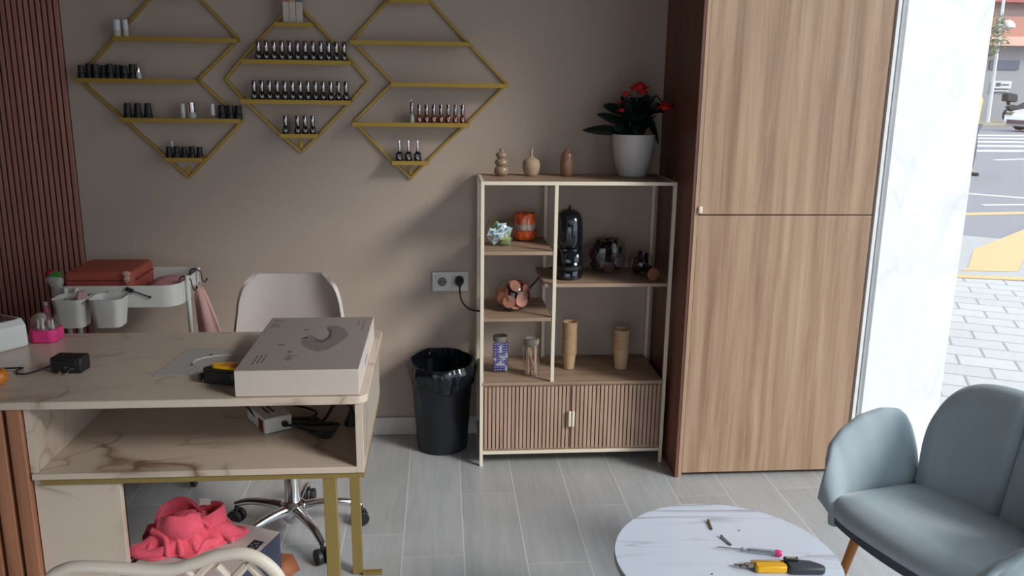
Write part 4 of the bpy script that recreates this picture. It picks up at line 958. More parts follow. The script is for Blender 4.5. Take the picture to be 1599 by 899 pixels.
# ------------------------------------------------------------------ floor carton and pink towel
A_, B_, C_ = Vector((-.819, -1.503, 0)), Vector((-.720, -1.220, 0)), Vector((-.440, -1.354, 0)); D_ = A_+C_-B_
fb = thing('cardboard_carton', 'dark navy carton with a pale printed top standing on the floor under the desk', 'box', (-.63, -1.43, 0))
def fbx(u, v, z): p = B_+(C_-B_)*u+(A_-B_)*v; return Vector((p.x, p.y, z))
MB().prism([(0, 0), (1, 0), (1, 1), (0, 1)], fbx, .001, .298).build('carton', NAVYC, fb, bevel=.001)
MB().prism([(.004, .004), (.996, .004), (.996, .996), (.004, .996)], fbx, .2985, .300).build('top_print', P('carton_top', (.50, .43, .41), .5, 0, .03), fb)
def fm(name, polys, mat):
    g = MB()
    for p_ in polys: g.prism(p_, fbx, .3001, .3008)
    return g.build(name, mat, fb, smooth=False)
def sq(u, v, a, b): return [(u, v), (u+a, v), (u+a, v+b), (u, v+b)]
fm('square_icon', [sq(.86, .20, .10, .17)], P('icon_black', (.02, .018, .025), .4)); 
g = MB()
for k in range(6):
    a = k*PI/3; g.prism([(.91+.006*math.cos(a+1.5)+.02*math.cos(a), .285+.01*math.sin(a+1.5)+.034*math.sin(a)), (.91-.006*math.cos(a+1.5)+.02*math.cos(a), .285-.01*math.sin(a+1.5)+.034*math.sin(a)), (.91+.035*math.cos(a), .285+.06*math.sin(a))], fbx, .3009, .3013)
g.build('snowflake_mark', P('icon_grey', (.30, .30, .34), .5), fb)
fm('square_icon', [sq(.86, .42, .08, .10), sq(.03, .55, .035, .05), sq(.08, .84, .04, .06)], BLACK)
mk2 = []
for i in range(5): mk2.append(sq(.035+.0*i, .70+.045*i, .03, .03)); mk2.append(sq(.085, .70+.045*i, .012, .035))
fm('printed_text', mk2[:8], INK)
def towel_fn(u, v):
    a = 2*PI*u; cx, cy = -.672, -1.385
    # crumpled heap: overlapping folds falling from a tall peak
    r = (1-v); R = (.135+.022*math.sin(2*a+.6)+.014*math.sin(5*a+1)+.008*math.sin(9*a))*r**.9
    x = cx+R*1.05*math.cos(a)*1.0+.010*math.sin(9*v+a); y = cy+R*.95*math.sin(a)
    z = .303+.095*(v**1.15)+.020*math.sin(7*a+5*v)*v**.3*(1-v)+.012*math.sin(4*a-13*v)*(1-v)*v**.2*1.4+.010*math.sin(11*a)*v*(1-v)*2
    return (x, y, max(z, .3065+.0*v))
pt = thing('pink_cloth', 'crumpled bright pink microfibre cloth heaped on the navy carton', 'cloth', (-.67, -1.38, .30))
pt.scale = (.82, .82, .86)
MB().pillow(towel_fn, lambda u, v: .004, 110, 26).build('heap', PINKT, pt, ang=80)
def sheet(ctrl, nu, nv, th, w0, wob, seed):
    cl = spline(ctrl, 8)
    def fn(u, v):
        q = u*(len(cl)-1); i = min(int(q), len(cl)-2); p = cl[i].lerp(cl[i+1], q-i); t_ = (cl[i+1]-cl[i]).normalized()
        return p + Vector(w0(u, v)) + Vector((0, 0, wob*math.sin(9*u+5*v+seed)))
    return fn
# upright folded lobes (standing ridges of cloth)
def lobe(path, width, top, seed, bottom=None):
    pl = spline([(x, y, 0) for x, y in path], 8)
    def fn(u, v):
        q = u*(len(pl)-1); i = min(int(q), len(pl)-2); p = pl[i].lerp(pl[i+1], q-i); t_ = (pl[i+1]-pl[i]).normalized(); n_ = Vector((-t_.y, t_.x, 0))
        h = top(u); z0 = bottom(u) if bottom else .306
        return Vector((p.x, p.y, z0+(h-z0)*v))+n_*(width*math.sin(PI*v)*(1+.25*math.sin(7*u+seed)))+Vector((0, 0, .003*math.sin(14*u+seed)))
    return fn
MB().pillow(lobe([(-.742, -1.40), (-.725, -1.355), (-.68, -1.335), (-.635, -1.36), (-.62, -1.41)], .020, lambda u: .435-.055*abs(u-.35)-.03*u, 1), lambda u, v: .005, 30, 14).build('upright_fold', PINKT, pt, ang=80)
MB().pillow(lobe([(-.735, -1.42), (-.70, -1.448), (-.655, -1.445), (-.625, -1.415)], -.018, lambda u: .400+.014*math.sin(PI*u), 3, lambda u: .335), lambda u, v: .006, 30, 12).build('front_fold', PINKT, pt, ang=80)
lp = [Vector((-.615+.050*math.cos(a), -1.355+.040*math.sin(a), 0)) for a in [2.4-k*4.6/16 for k in range(17)]]
MB().pillow(lobe([(p.x, p.y) for p in lp], .004, lambda u: .405-.05*abs(u-.5), 5, lambda u: .335), lambda u, v: .004, 36, 10).build('side_loop', PINKT, pt, ang=80)
for k, (x0, y0, x1, y1, h_) in enumerate(((-.765, -1.43, -.70, -1.50, .347), (-.735, -1.43, -.66, -1.495, .350), (-.70, -1.43, -.62, -1.475, .347), (-.79, -1.38, -.77, -1.47, .335), (-.64, -1.40, -.52, -1.42, .328))):
    MB().tube(spline([(x0, y0, h_+.012), ((x0+x1)/2+.012, (y0+y1)/2+.01, h_+.004), (x1, y1, .312)]), [.011]*6+[.009]*6+[.006], 10).build('ridge', PINKT, pt, ang=80)
B(-.640, -.606, -1.345, -1.341, .398, .420).build('care_label', P('cream_label', (.70, .66, .58), .6), pt)
# brown carton flap
fp = thing('brown_carton', 'small open brown cardboard box behind the right corner of the navy carton', 'box', (-.50, -1.12, 0))
MB().prism([(-.585, -1.18), (-.500, -1.16), (-.462, -1.085), (-.545, -1.07)], lambda x, y, t: (x, y, t), .001, .075).build('box_body', BROWNB, fp, bevel=.001)
MB().add([(-.500, -1.16, .075), (-.462, -1.085, .075), (-.437, -1.105, .030), (-.470, -1.165, .040)], [(0, 1, 2, 3)]).build('flap', BROWNB, fp, solid=.003)

# ------------------------------------------------------------------ white perforated chair (near the camera)
pc = thing('perforated_chair', 'white plastic chair with lattice-perforated rounded back in the bottom left foreground', 'chair', (-.42, -2.42, 0))
rim = [(-.600, -2.29, .50), (-.598, -2.295, .68), (-.585, -2.30, .752), (-.560, -2.30, .776), (-.52, -2.30, .780), (-.42, -2.30, .770), (-.375, -2.30, .779), (-.335, -2.30, .792), (-.295, -2.30, .793), (-.262, -2.30, .772), (-.243, -2.298, .735), (-.232, -2.295, .66), (-.228, -2.29, .50)]
WP = P('white_chair_plastic', (.86, .73, .61), .35, 0, .02)
RS = spline(rim, 6)
MB().tube(RS, .0095, 12).build('back_rim', WP, pc)
def rimz(x):
    best = None
    for i in range(12, len(RS)-12):
        a, b = RS[i], RS[i+1]
        if min(a.x, b.x) <= x <= max(a.x, b.x) and abs(b.x-a.x) > 1e-6: best = a.z+(b.z-a.z)*(x-a.x)/(b.x-a.x)
    return best if best else .60
g = MB()
import itertools
for s_ in (-1, 1):
    for k in range(-6, 14):
        pts = []
        for q in range(25):
            x = -.595+q/24*.36; z = .50+(s_*(x+.415)+.0)*1.15+(k-3.5)*.062+.02*math.sin(x*9+s_)
            inside = .49 < z < rimz(x)-.003
            if inside: pts.append((x, -2.302+.010*math.cos((x+.415)*6), z))
            else:
                if len(pts) > 1: g.tube(pts, .0062, 6)
                pts = []
        if len(pts) > 1: g.tube(pts, .0062, 6)
g.build('lattice', WP, pc)
MB().pillow(lambda u, v: (-.60+.373*u, -2.29-.40*v, .46-.03*math.sin(PI*u)*.6-.02*v*0+.02*(1-v)**4), lambda u, v: .005, 16, 16).build('seat', WP, pc)
for (x, y, x2, y2) in ((-.585, -2.31, -.61, -2.26), (-.24, -2.31, -.215, -2.26), (-.585, -2.66, -.61, -2.71), (-.24, -2.66, -.215, -2.71)):
    MB().tube([(x, y, .46), (x2, y2, .001)], [.016, .011], 12).build('leg', WP, pc)

# ------------------------------------------------------------------ round coffee table
TZ = .430; tc = (.652, -1.762); TR = .257
ct = thing('coffee_table', 'round white marble-look coffee table in front of the grey armchair', 'table', (tc[0], tc[1], 0))
MB().lathe([(TR-.004, TZ-.018), (TR, TZ-.015), (TR, TZ-.001), (TR-.001, TZ), (.002, TZ)], (tc[0], tc[1], 0), 96, cap1=True).build('table_top', TABM, ct, ang=40)
MB().lathe([(TR+.0008, TZ-.016), (TR+.0008, TZ-.004)], (tc[0], tc[1], 0), 96, cap0=False, cap1=False).build('edge_band', P('table_edge', (.30, .30, .32), .4), ct)
for k in range(3):
    a = k*2*PI/3+.5; MB().tube([(tc[0]+.12*math.cos(a), tc[1]+.12*math.sin(a), TZ-.018), (tc[0]+.19*math.cos(a), tc[1]+.19*math.sin(a), .001)], [.012, .008], 12).build('leg', BLACK, ct)
MB().lathe([(.13, TZ-.028), (.14, TZ-.0185)], (tc[0], tc[1], 0), 32).build('mounting_plate', BLACK, ct)
def along(a, b): 
    a = Vector(a); b = Vector(b); d = b-a; return lambda t, dz=0: a+d*t+Vector((0, 0, dz))
# voltage-tester screwdriver
sd = thing('screwdriver', 'slim clear-handled tester screwdriver with pink cap on the round table', 'screwdriver', (.70, -1.75, TZ))
L_ = along((.638, -1.727, TZ+.006), (.781, -1.768, TZ+.008))
MB().tube([L_(0), L_(.05), L_(.42)], [.0008, .0016, .0018], 10).build('shaft', STEEL, sd)
MB().tube([L_(.37), L_(.39), L_(.42), L_(.44), L_(.48), L_(.50), L_(.52)], [.003, .0058, .0058, .004, .004, .0062, .0056], 14).build('collar', thin_glass('clear_plastic', (.82, .84, .88), .3), sd)
MB().tube([L_(.50), L_(.54), L_(.90)], [.0045, .0062, .0068], 6).build('handle', thin_glass('clear_plastic', (.82, .84, .88), .3), sd, ang=20)
MB().tube([L_(.46), L_(.88)], .0022, 8).build('resistor_core', STEEL, sd)
MB().tube([L_(.90), L_(.92), L_(.98), L_(1.0)], [.0070, .0078, .0076, .0055], 14).build('pink_cap', MAG, sd)
# snap-off cutter
cu = thing('utility_knife', 'yellow and dark grey snap-off utility knife with extended blade on the round table', 'knife', (.75, -1.82, TZ))
MC = Matrix.Translation((.748, -1.818, TZ+.001)) @ Matrix.Rotation(-.075, 4, 'Z')
def cpr(poly, z0, z1): return MB().prism(poly, lambda x, y, t: MC @ Vector((x, y, t)), z0, z1)
cpr([(-.048, -.020), (-.052, -.012), (-.048, .004), (.015, .004), (.020, -.006), (.018, -.020)], .0, .016).build('yellow_body', YEL, cu, bevel=.003)
cpr([(.0205, -.021), (.0225, -.006), (.0175, .004), (.060, .0045), (.092, .0), (.103, -.009), (.104, -.020), (.096, -.026), (.03, -.026)], .0, .017).build('rubber_grip', NAVY, cu, bevel=.004)
cpr([(.025, .005), (.062, .0055), (.094, .001), (.080, .011), (.055, .016), (.02, .015)], .0, .015).build('rear_shell', P('dark_grip', (.05, .055, .07), .4), cu, bevel=.002)
cpr([(-.055, .0045), (.020, .0048), (.020, .009), (-.055, .009)], .004, .010).build('blade_channel', STEEL, cu)
cpr([(-.055, .0092), (.020, .0095), (.020, .015), (-.055, .0145)], .002, .014).build('brass_rail', P('tan_rail', (.55, .36, .16), .4, .3), cu, bevel=.001)
cpr([(.017, .004), (.050, .004), (.052, .016), (.019, .0165)], .015, .022).build('slider', BLACK, cu, bevel=.002)
cpr([(.024, .008), (.045, .008), (.045, .0125), (.024, .0125)], .022, .0226).build('slider_label', P('khaki_label', (.45, .42, .22), .5), cu)
cpr([(-.096, .001), (-.052, -.002), (-.050, .008), (-.094, .009)], .006, .0068).build('blade', P('blade_steel', (.25, .22, .22), .3, .8), cu)
cpr([(-.074, -.004), (-.050, -.006), (-.050, .009), (-.070, .010)], .003, .010).build('blade_guide', STEEL, cu, bevel=.002)
g = MB().cyl(MC @ Vector((-.082, -.001, .006)), MC @ Vector((-.082, -.001, .0085)), .003).cyl(MC @ Vector((-.068, -.006, .008)), MC @ Vector((-.068, -.006, .011)), .003); g.build('rivet', BLACK, cu)
# two wall plugs / screws
def screw(label, a, b, mat):
    o = thing('screw', label, 'screw', a, 'loose screws on the round table'); A, D = Vector(a), Vector(b)-Vector(a)
    MB().tube([A, A+D*.12], [.0042, .0035], 12).build('head', mat, o)
    g = MB(); g.tube([A+D*.12, A+D*.95, A+D], [.0022, .0022, .0006], 8)
    hx = []
    for k in range(60):
        t = .15+.78*k/59; s = D.normalized(); n1 = s.orthogonal().normalized(); n2 = s.cross(n1); hx.append(A+D*t+(n1*math.cos(k*1.2)+n2*math.sin(k*1.2))*.0024)
    g.tube(hx, .0007, 5); g.build('thread', mat, o)
screw('brass screw lying nearer the far rim of the round table', (.660, -1.600, TZ+.004), (.656, -1.643, TZ+.003), P('old_brass', (.28, .23, .12), .4, .6))
screw('steel screw lying just above the tester screwdriver', (.668, -1.676, TZ+.004), (.680, -1.717, TZ+.003), STEEL)
for i, (x, y, lab) in enumerate(((.722, -1.647, 'tiny dark crumb near the far right of the round table'), (.596, -1.83, 'tiny dark crumb near the left of the round table'))):
    tag(MB().lathe([(.0012, 0), (.002, .001), (.0008, .0022)], (x, y, TZ+.0003), 8).build('crumb', BLACK, None, (x, y, TZ)), lab, 'crumb')

# ------------------------------------------------------------------ grey armchair
S0 = Vector((1.300, -1.630, 0)); Fv = Vector((-.95, -.313, 0)).normalized(); Ev = Vector((.313, -.95, 0)).normalized()
ac = thing('armchair', 'grey velvet armchair with petal-shaped arms and channelled back beside the round table', 'armchair', (S0.x, S0.y, 0))
def L3(u, v, z): return S0+Fv*u+Ev*v+Vector((0, 0, z))
def ss(a, b, t): t = max(0, min(1, (t-a)/(b-a))); return t*t*(3-2*t)
# seat cushion
def seat_th(u, v):
    d = min(u, 1-u, v, 1-v); return (.010+.034*min(1, d/.13)**.55, .010+.030*min(1, d/.13)**.5)
def seatf(u, v):
    s = (v-.5)*2; a = (u-.5)*2
    k = 1-.10*abs(a)**6; m = 1-.10*abs(s)**6
    return L3(.012+.215*a*m-.008*s*s*(1+a), .250*s*k-.012, .380+.010*a)
MB().pillow(seatf, seat_th, 28, 32).build('seat', GREYV, ac, ang=80)
# shell under the seat
def shellf(u, v):
    s = (v-.5)*2; a = (u-.5)*2
    return L3(.01+.212*a*(1-.12*s*s), .262*s*(1-.12*a*a), .345-.055*(1-a*a*.9)*(1-s*s*.9)+.02)
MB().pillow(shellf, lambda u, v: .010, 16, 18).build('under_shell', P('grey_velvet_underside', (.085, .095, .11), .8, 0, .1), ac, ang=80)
# arm petal: u runs front -> back, v bottom -> top
def arm(sd):
    def top(t):
        pts = [(0, .400), (.03, .445), (.10, .490), (.20, .528), (.35, .562), (.56, .594), (.74, .607), (.86, .603), (.95, .580), (1, .53)]
        for (a, za), (b, zb) in zip(pts, pts[1:]):
            if t <= b: return za+(zb-za)*ss(0, 1, (t-a)/(b-a))*.4+(zb-za)*(t-a)/(b-a)*.6
        return .56
    def fn(u, v):
        U = .205-.345*u; z = .345+(top(u)-.345)*v
        out = .245+.035*math.sin(PI*min(1, u*1.0))*1.0+.055*v*v-.0*u
        out -= .03*(1-ss(0, .25, u))
        return L3(U, sd*out-(.045 if sd > 0 else 0), z)
    def th(u, v):
        return .007+.024*(max(0, math.sin(PI*u))**.5)*(max(0, math.sin(PI*(.5+.5*v)))**.5)
    return fn, th
for sd_ in (-1, 1):
    fn, th = arm(sd_); MB().pillow(fn, th, 34, 20).build('arm', GREYV, ac, ang=80)
# back: two broad channels with a centre seam
def backf(u, v):
    s = (u-.5)*2; ztop = .45+.280*(1-abs(s)**3.6)**.42 if abs(s) < 1 else .45
    ztop -= .0
    z = .345+(ztop-.345)*v; hh = (z-.345)/.46
    V = s*(.225+.055*hh)
    U = -.150-.075*hh-.02*hh*hh+.045*s*s
    return L3(U, V, z)
def backth(u, v):
    s = (u-.5)*2; d = min((1-abs(s))/.13, (1-v)/.13); t = .010+.026*min(1, max(0, d))**.5
    f = t*(1-.62*math.exp(-(s/.035)**2)); return (f, f)
class SB(MB): pass
def bu(u):  # sample densely at the borders and the seam
    return .5+.5*math.sin((u-.5)*PI)
MB().pillow(lambda u, v: backf(bu(u), v), lambda u, v: backth(bu(u), v), 72, 24).build('backrest', GREYV, ac, ang=80)
for (u, v, u2, v2) in ((.135, -.185, .20, -.225), (.135, .185, .20, .225), (-.12, -.17, -.19, -.21), (-.12, .17, -.19, .21)):
    MB().tube([L3(u, v, .335), L3(u2, v2, .001)], [.0135, .008], 14).build('leg', LEGW, ac)

# ------------------------------------------------------------------ street outside
PAV = brick_mat('pavement_slabs', (.42, .405, .405), (.46, .45, .445), (.26, .24, .24), .30, .20, .008, .8, rot=(0, 0, .45))
ROADM = P('asphalt', (.22, .215, .24), .85, 0, .06, 6)
KERBM = P('kerb_stone', (.37, .36, .36), .8, 0, .12, 8)
struct(B(-12, 1.6, -30, -4.96, -.30, -.06).build('rear_pavement', KERBM, smooth=False))
struct(B(1.62, 40, -30, 60, -.30, -.06).build('street_ground', ROADM, smooth=False))
struct(MB().prism([(1.66, -14), (12, -14), (4.9, 2.85), (4.45, 3.45), (3.4, 6), (1.66, 9)], lambda x, y, t: (x, y, t), -.055, -.004).build('pavement', PAV, smooth=False))
struct(MB().prism([(4.15, 3.10), (4.9, 2.87), (7.2, 3.8), (5.55, 5.0), (5.3, 5.1)], lambda x, y, t: (x, y, t), -.0545, -.002).build('pavement_ramp', KERBM, smooth=False))
YL = P('faded_yellow_paint', (.56, .38, .19), .8, 0, .1, 20); WL_ = P('road_white_paint', (.62, .62, .62), .8, 0, .06, 10)
def mark(label, poly, m, z=-.059, grp=None):
    return tag(MB().prism(poly, lambda x, y, t: (x, y, t), z, z+.004).build('road_marking', m, None, (poly[0][0], poly[0][1], z), smooth=False), label, 'road marking', grp)
mark('faded yellow line along the near edge of the road ramp', [(4.10, 3.02), (5.0, 2.80), (5.1, 2.90), (4.16, 3.13)], YL, -.0015)
mark('broad faded yellow diagonal stripe crossing the kerb', [(4.42, 3.25), (4.55, 3.35), (5.15, 4.20), (7.1, 5.9), (7.3, 5.5), (5.55, 4.0), (4.9, 3.2)], YL, -.0015)
mark('thin yellow line along the near side of the road', [(6.6, 6.80), (12, 7.45), (12, 7.65), (6.6, 7.0)], YL)
mark('white line slanting away on the road', [(8.0, 9.2), (8.15, 9.25), (9.4, 8.1), (9.25, 8.0)], WL_)
mark('white line joining the slanting one on the road', [(7.6, 7.75), (9.1, 7.85), (9.1, 7.95), (7.6, 7.85)], WL_)
mark('thin white lane line farther across the road', [(13, 15.5), (20, 17.8), (20, 18.0), (13, 15.7)], WL_)
for k in range(5):
    y0 = 18.3+k*2.05
    mark('white zebra crossing bar, %s counted from this side of the road' % ORD[k], [(13.5+k*1.1, y0), (22+k*1.2, y0-.2), (22+k*1.2, y0+.75), (13.5+k*1.1, y0+.75)], WL_, grp='zebra crossing bars')
# far pavement, building, lamp post, tree
struct(B(18, 60, 34.5, 60, -.06, .02).build('far_pavement', P('dry_verge', (.33, .30, .24), .9, 0, .15, 1.5), smooth=False))
bd = thing('building', 'grey street building with a peach band and reddish brick storeys across the road', 'building', (36, 44, 0))
B(24, 60, 42, 50, .02, 3.95).build('ground_wall', P('grey_render', (.31, .30, .33), .8, 0, .04, 1), bd)
B(24, 60, 41.2, 50, 3.95, 4.42).build('peach_band', P('peach_concrete', (.70, .42, .34), .8), bd)
B(24, 60, 41.4, 50, 4.42, 5.45).build('brick_parapet', P('salmon_brick', (.48, .22, .17), .8, 0, .1, 3), bd)
B(24, 60, 43, 50, 5.45, 12).build('upper_wall', P('brown_brick', (.22, .17, .16), .8, 0, .15, 2), bd)
B(24, 60, 42.6, 43, 6.3, 6.5).build('red_rail', P('dull_red_rail', (.35, .10, .10), .6), bd)
B(33.2, 60, 41.9, 42.0, .05, 3.5).build('shop_window', P('dark_shopfront', (.12, .08, .09), .3), bd)
B(25, 29.4, 41.9, 42.0, .05, 3.6).build('dark_doorway', P('dark_door_glass', (.10, .10, .12), .3), bd)
B(29.9, 31.6, 41.92, 42.0, 2.72, 3.22).build('window', P('blue_grey_glass', (.10, .11, .16), .3), bd)
sg = thing('street_sign', 'small white rectangular sign with a dark square on the grey building', 'sign', (30.5, 41.8, 1.8))
B(30.25, 31.25, 41.85, 41.98, 1.72, 2.12).build('board', P('sign_white', (.62, .63, .65), .5), sg)
MB().box(30.35, 30.62, 41.83, 41.85, 1.83, 2.02).box(30.68, 30.76, 41.83, 41.85, 1.87, 1.96).box(30.80, 30.90, 41.83, 41.85, 1.87, 1.96).box(30.94, 31.10, 41.83, 41.85, 1.88, 1.95).build('lettering', P('sign_dark', (.07, .09, .12), .5), sg)
B(30.15, 31.15, 41.85, 41.98, 1.56, 1.62).build('lower_strip', P('sign_white', (.62, .63, .65), .5), sg)
lp_ = thing('street_lamp', 'white street lamp post with a domed globe across the road', 'street lamp', (27.6, 38, 0))
MB().tube([(27.62, 38, .02), (27.55, 38, 6.5)], [.09, .07], 12).build('pole', P('pale_pole', (.65, .65, .68), .5), lp_)
MB().tube([(27.57, 38, 4.45), (27.85, 38, 4.6)], .04, 8).build('arm', P('pale_pole', (.65, .65, .68), .5), lp_)
MB().lathe(smoothprof([(.05, 4.55), (.34, 4.60), (.30, 4.80), (.15, 4.95), (.01, 5.0)]), (27.95, 38, 0), 24).build('globe', WHITEC, lp_)
tre = thing('street_tree', 'thin green street tree beside the lamp post', 'tree', (26.3, 36, 0))
MB().tube(spline([(25.2, 37, .02), (25.3, 37, 1.8), (25.2, 37, 4.2)]), [.12]*7+[.07]*6, 10).build('trunk', P('bark', (.10, .08, .07), .9), tre)
g = MB(); rg = random.Random(9)
for k in range(900):
    a = rg.uniform(0, 2*PI); b = math.acos(rg.uniform(-1, 1)); r = rg.uniform(.2, 1)**.5
    c = Vector((25.9+1.35*r*math.sin(b)*math.cos(a), 37+1.3*r*math.sin(b)*math.sin(a), 4.15+1.35*r*math.cos(b)))
    d = Vector((rg.uniform(-1, 1), rg.uniform(-1, 1), rg.uniform(-1, 1))).normalized()*.13; e = d.orthogonal().normalized()*.06
    g.add([c-d, c+e, c+d, c-e], [(0, 1, 2, 3)])
g.build('crown', P('pale_green_leaf', (.16, .18, .11), .7, 0, .3, 1), tre, smooth=False)
# motorcycle
mc = thing('motorcycle', 'dark motorcycle with a black top box parked across the road', 'motorcycle', (29.1, 38, 0))
def MM(x, z, y=0): return Vector((28.35+x, 38+y, .03+z))
for nm_, x in (('rear_wheel', .35), ('front_wheel', 1.75)):
    g = MB().tube([MM(x+.29*math.cos(a), .36+.29*math.sin(a)) for a in [k*PI/16 for k in range(32)]], .07, 10, closed=True); wl = g.build(nm_, RUBBER, mc)
    g = MB().tube([MM(x+.21*math.cos(a), .36+.21*math.sin(a)) for a in [k*PI/16 for k in range(32)]], .02, 6, closed=True)
    for k in range(5): a = k*2*PI/5; g.bar(MM(x, .36), MM(x+.21*math.cos(a), .36+.21*math.sin(a)), .03)
    g.build('rim', STEEL, wl)
MB().prism([(.30, .62), (.10, .80), (.45, .88), (.75, .82), (1.05, .98), (1.42, .92), (1.5, .80), (1.2, .60), (.9, .55), (.55, .60)], lambda x, z, t: MM(x, z, t), -.12, .12).build('bodywork', BLACKG, mc, bevel=.03)
MB().prism([(.55, .28), (1.3, .28), (1.4, .58), (.5, .58)], lambda x, z, t: MM(x, z, t), -.14, .14).build('engine', P('dark_engine', (.05, .05, .055), .4, .5), mc, bevel=.03)
MB().tube([MM(1.75, .36, .1), MM(1.45, 1.05, .1)], .03, 8).tube([MM(1.75, .36, -.1), MM(1.45, 1.05, -.1)], .03, 8).tube([MM(.35, .36, .1), MM(.9, .5, .1)], .03, 8).build('fork', STEEL, mc)
MB().tube([MM(1.30, 1.15, -.35), MM(1.42, 1.08, -.2), MM(1.42, 1.08, .2), MM(1.30, 1.15, .35)], .02, 8).build('handlebar', BLACK, mc)
MB().tube([MM(.55, .35, -.17), MM(.05, .55, -.17)], [.04, .06], 10).build('exhaust', STEEL, mc)
MB().prism([(-.02, 1.05), (.50, 1.0), (.56, 1.15), (.50, 1.40), (.12, 1.46), (-.04, 1.40)], lambda x, z, t: MM(x, z, t), -.24, .24).build('top_box', P('black_box', (.04, .04, .045), .5), mc, bevel=.04)
MB().bar(MM(.25, .86), MM(.2, 1.04), .12).build('rack', BLACK, mc)
# white car (nose at the left)
ca = thing('car', 'white hatchback car with dark grille entering from the right across the road', 'car', (25.5, 30.5, 0))
def CM(x, z, y): return Vector((23.55+x, 30+y, z-.05))
side_ = [(0, .30), (-.02, .50), (.05, .68), (.35, .80), (.95, .92), (1.45, 1.38), (1.75, 1.46), (3.1, 1.46), (3.75, 1.15), (3.95, .90), (4.0, .45), (3.95, .25), (.1, .20)]
def carf(poly, w0, name, mat, par=ca, bv=.06):
    g = MB(); g.prism(poly, lambda x, z, t: CM(x, z, t), -w0, w0); return g.build(name, mat, par, bevel=bv, seg=3)
CW = P('car_white', (.72, .71, .72), .25, 0, .02, coat=.6)
bdy = carf([(0, .30), (-.03, .50), (.04, .68), (.35, .82), (1.0, .94), (3.85, .98), (4.0, .80), (4.02, .35), (3.9, .20), (.12, .20)], .86, 'body', CW)
carf([(.98, .93), (1.5, 1.40), (1.8, 1.47), (3.1, 1.46), (3.8, .97)], .74, 'cabin_glass', P('dark_car_glass', (.03, .035, .04), .1))
carf([(1.45, 1.405), (1.8, 1.49), (3.1, 1.48), (3.35, 1.36)], .73, 'roof', CW, bv=.02)
MB().prism([(-.04, .30), (-.045, .46), (.02, .46), (.02, .30)], lambda x, z, t: CM(x, z, t), -.6, .6).build('grille', P('dark_red_grille', (.10, .04, .05), .4), ca)
for yy in (-.62, .62): MB().prism([(-.02, .60), (.12, .74), (.42, .80), (.40, .68), (.1, .58)], lambda x, z, t: CM(x, z, t), yy-.20, yy+.245 if yy > 0 else yy+.2).build('headlight', CHROME, ca)
for x in (.72, 3.25):
    for yy in (-.80, .80): 
        w1 = MB().cyl(CM(x, .33, yy-.09), CM(x, .33, yy+.09), .31, seg=28).build('wheel', RUBBER, ca, bevel=.02); s_ = -1 if yy < 0 else 1
        MB().cyl(CM(x, .33, yy+s_*.091), CM(x, .33, yy+s_*.10), .19).build('hubcap', STEEL, w1)
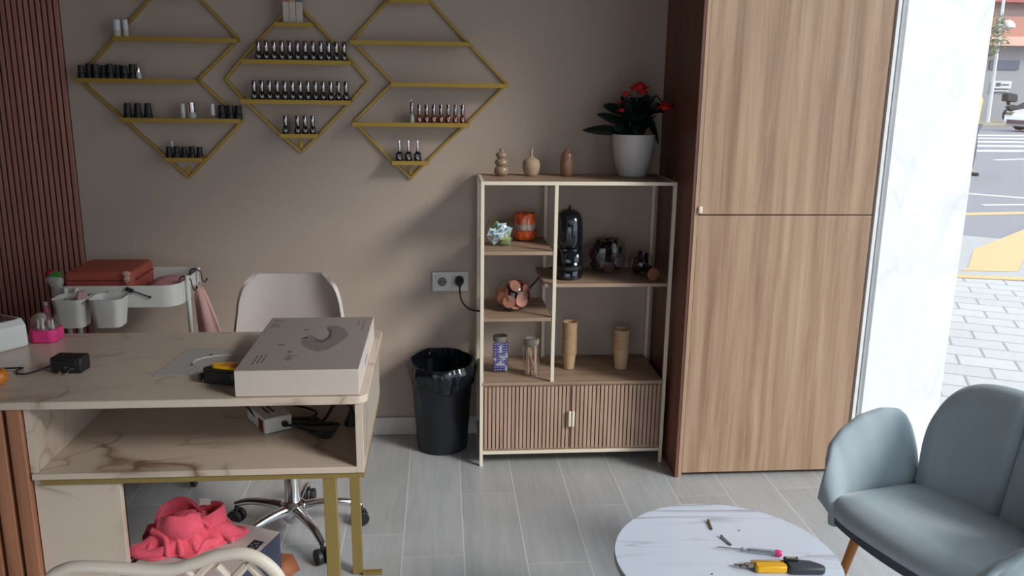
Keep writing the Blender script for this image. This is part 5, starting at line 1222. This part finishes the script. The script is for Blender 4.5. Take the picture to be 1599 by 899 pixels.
# two pedestrians
def person(name, label, loc, rot, top, bottoms, walk=.0, hair=(.03, .02, .015)):
    t = thing(name, label, 'person', loc); x0, y0, z0 = loc; R_ = Matrix.Rotation(rot, 3, 'Z')
    def skin(nm_, joints, edges, mat, mir=True):
        me = bpy.data.meshes.new(nm_); me.from_pydata([R_ @ Vector(j[:3]) for j in joints], edges, []); me.materials.append(mat)
        o = bpy.data.objects.new(nm_, me); C.objects.link(o); o.parent = t; WL[o.name] = Vector(loc)
        m = o.modifiers.new('k', 'SKIN'); m.use_smooth_shade = True
        for i, j in enumerate(joints): me.skin_vertices[0].data[i].radius = (j[3], j[4] if len(j) > 4 else j[3])
        me.skin_vertices[0].data[0].use_root = True
        s = o.modifiers.new('u', 'SUBSURF'); s.levels = 1; s.render_levels = 2; return o
    w_ = walk
    J = [(0, 0, .95, .14, .10), (0, 0, 1.15, .135, .10), (0, 0, 1.38, .17, .10), (0, 0, 1.50, .055), (0, -.01, 1.57, .075, .09), (0, -.015, 1.68, .080, .10), (0, 0, 1.74, .05),
         (.19, 0, 1.42, .055), (.25, w_*.25, 1.16, .042), (.24, w_*.5-.05, .92, .030), (.235, w_*.5-.07, .84, .035, .018),
         (-.19, 0, 1.42, .055), (-.25, -w_*.25, 1.16, .042), (-.24, -w_*.5-.05, .92, .030), (-.235, -w_*.5-.07, .84, .035, .018),
         (.10, 0, .88, .095), (.11, -w_*.5, .50, .060), (.11, -w_*.55+.02, .10, .040), (.11, -w_*.55-.12, .035, .038, .03),
         (-.10, 0, .88, .095), (-.11, w_*.4, .50, .060), (-.11, w_*.8+.04, .10, .040), (-.11, w_*.8-.10, .035, .038, .03)]
    Ed = [(0, 1), (1, 2), (2, 3), (3, 4), (4, 5), (5, 6), (2, 7), (7, 8), (8, 9), (9, 10), (2, 11), (11, 12), (12, 13), (13, 14), (0, 15), (15, 16), (16, 17), (17, 18), (0, 19), (19, 20), (20, 21), (21, 22)]
    skin('body', J, Ed, SKIN)
    k = 1.12
    skin('jacket', [(j[0], j[1], j[2], j[3]*k+.012, (j[4] if len(j) > 4 else j[3])*k+.012) for j in (J[0], J[1], J[2], J[7], J[8], J[9], J[11], J[12], J[13])], [(0, 1), (1, 2), (2, 3), (3, 4), (4, 5), (2, 6), (6, 7), (7, 8)], top)
    skin('trousers', [(j[0], j[1], j[2], j[3]*1.1+.006, (j[4] if len(j) > 4 else j[3])*1.1+.006) for j in (J[0], J[15], J[16], J[17], J[19], J[20], J[21])], [(0, 1), (1, 2), (2, 3), (0, 4), (4, 5), (5, 6)], bottoms)
    h = MB().lathe(smoothprof([(.092, 1.66), (.100, 1.72), (.080, 1.79), (.01, 1.82)]), (x0, y0, z0), 20, sy=1.15); h.build('hair', P('dark_hair', hair, .8), t)
    for sx in (-1, 1):
        a, b = R_ @ Vector((.11*sx, (-w_*.55 if sx > 0 else w_*.8)+.06, .03)), R_ @ Vector((.11*sx, (-w_*.55 if sx > 0 else w_*.8)-.16, .03))
        MB().tube([Vector(loc)+a, Vector(loc)+(a+b)/2+Vector((0, 0, .008)), Vector(loc)+b], [.04, .048, .032], 10).build('shoe', BLACK, t)
    return t
person('person', 'person in a yellow high-visibility vest mostly hidden behind the marble pillar', (9.94, 12.0, -.06), .4, P('hi_vis_yellow', (.72, .72, .02), .7), P('grey_work_trousers', (.10, .12, .15), .8), .15)
person('person', 'person in blue jeans walking at the right edge of the zebra crossing', (15.95, 18.2, -.06), 1.2, P('grey_blue_coat', (.22, .25, .33), .8), P('blue_jeans', (.14, .18, .32), .85), .35)
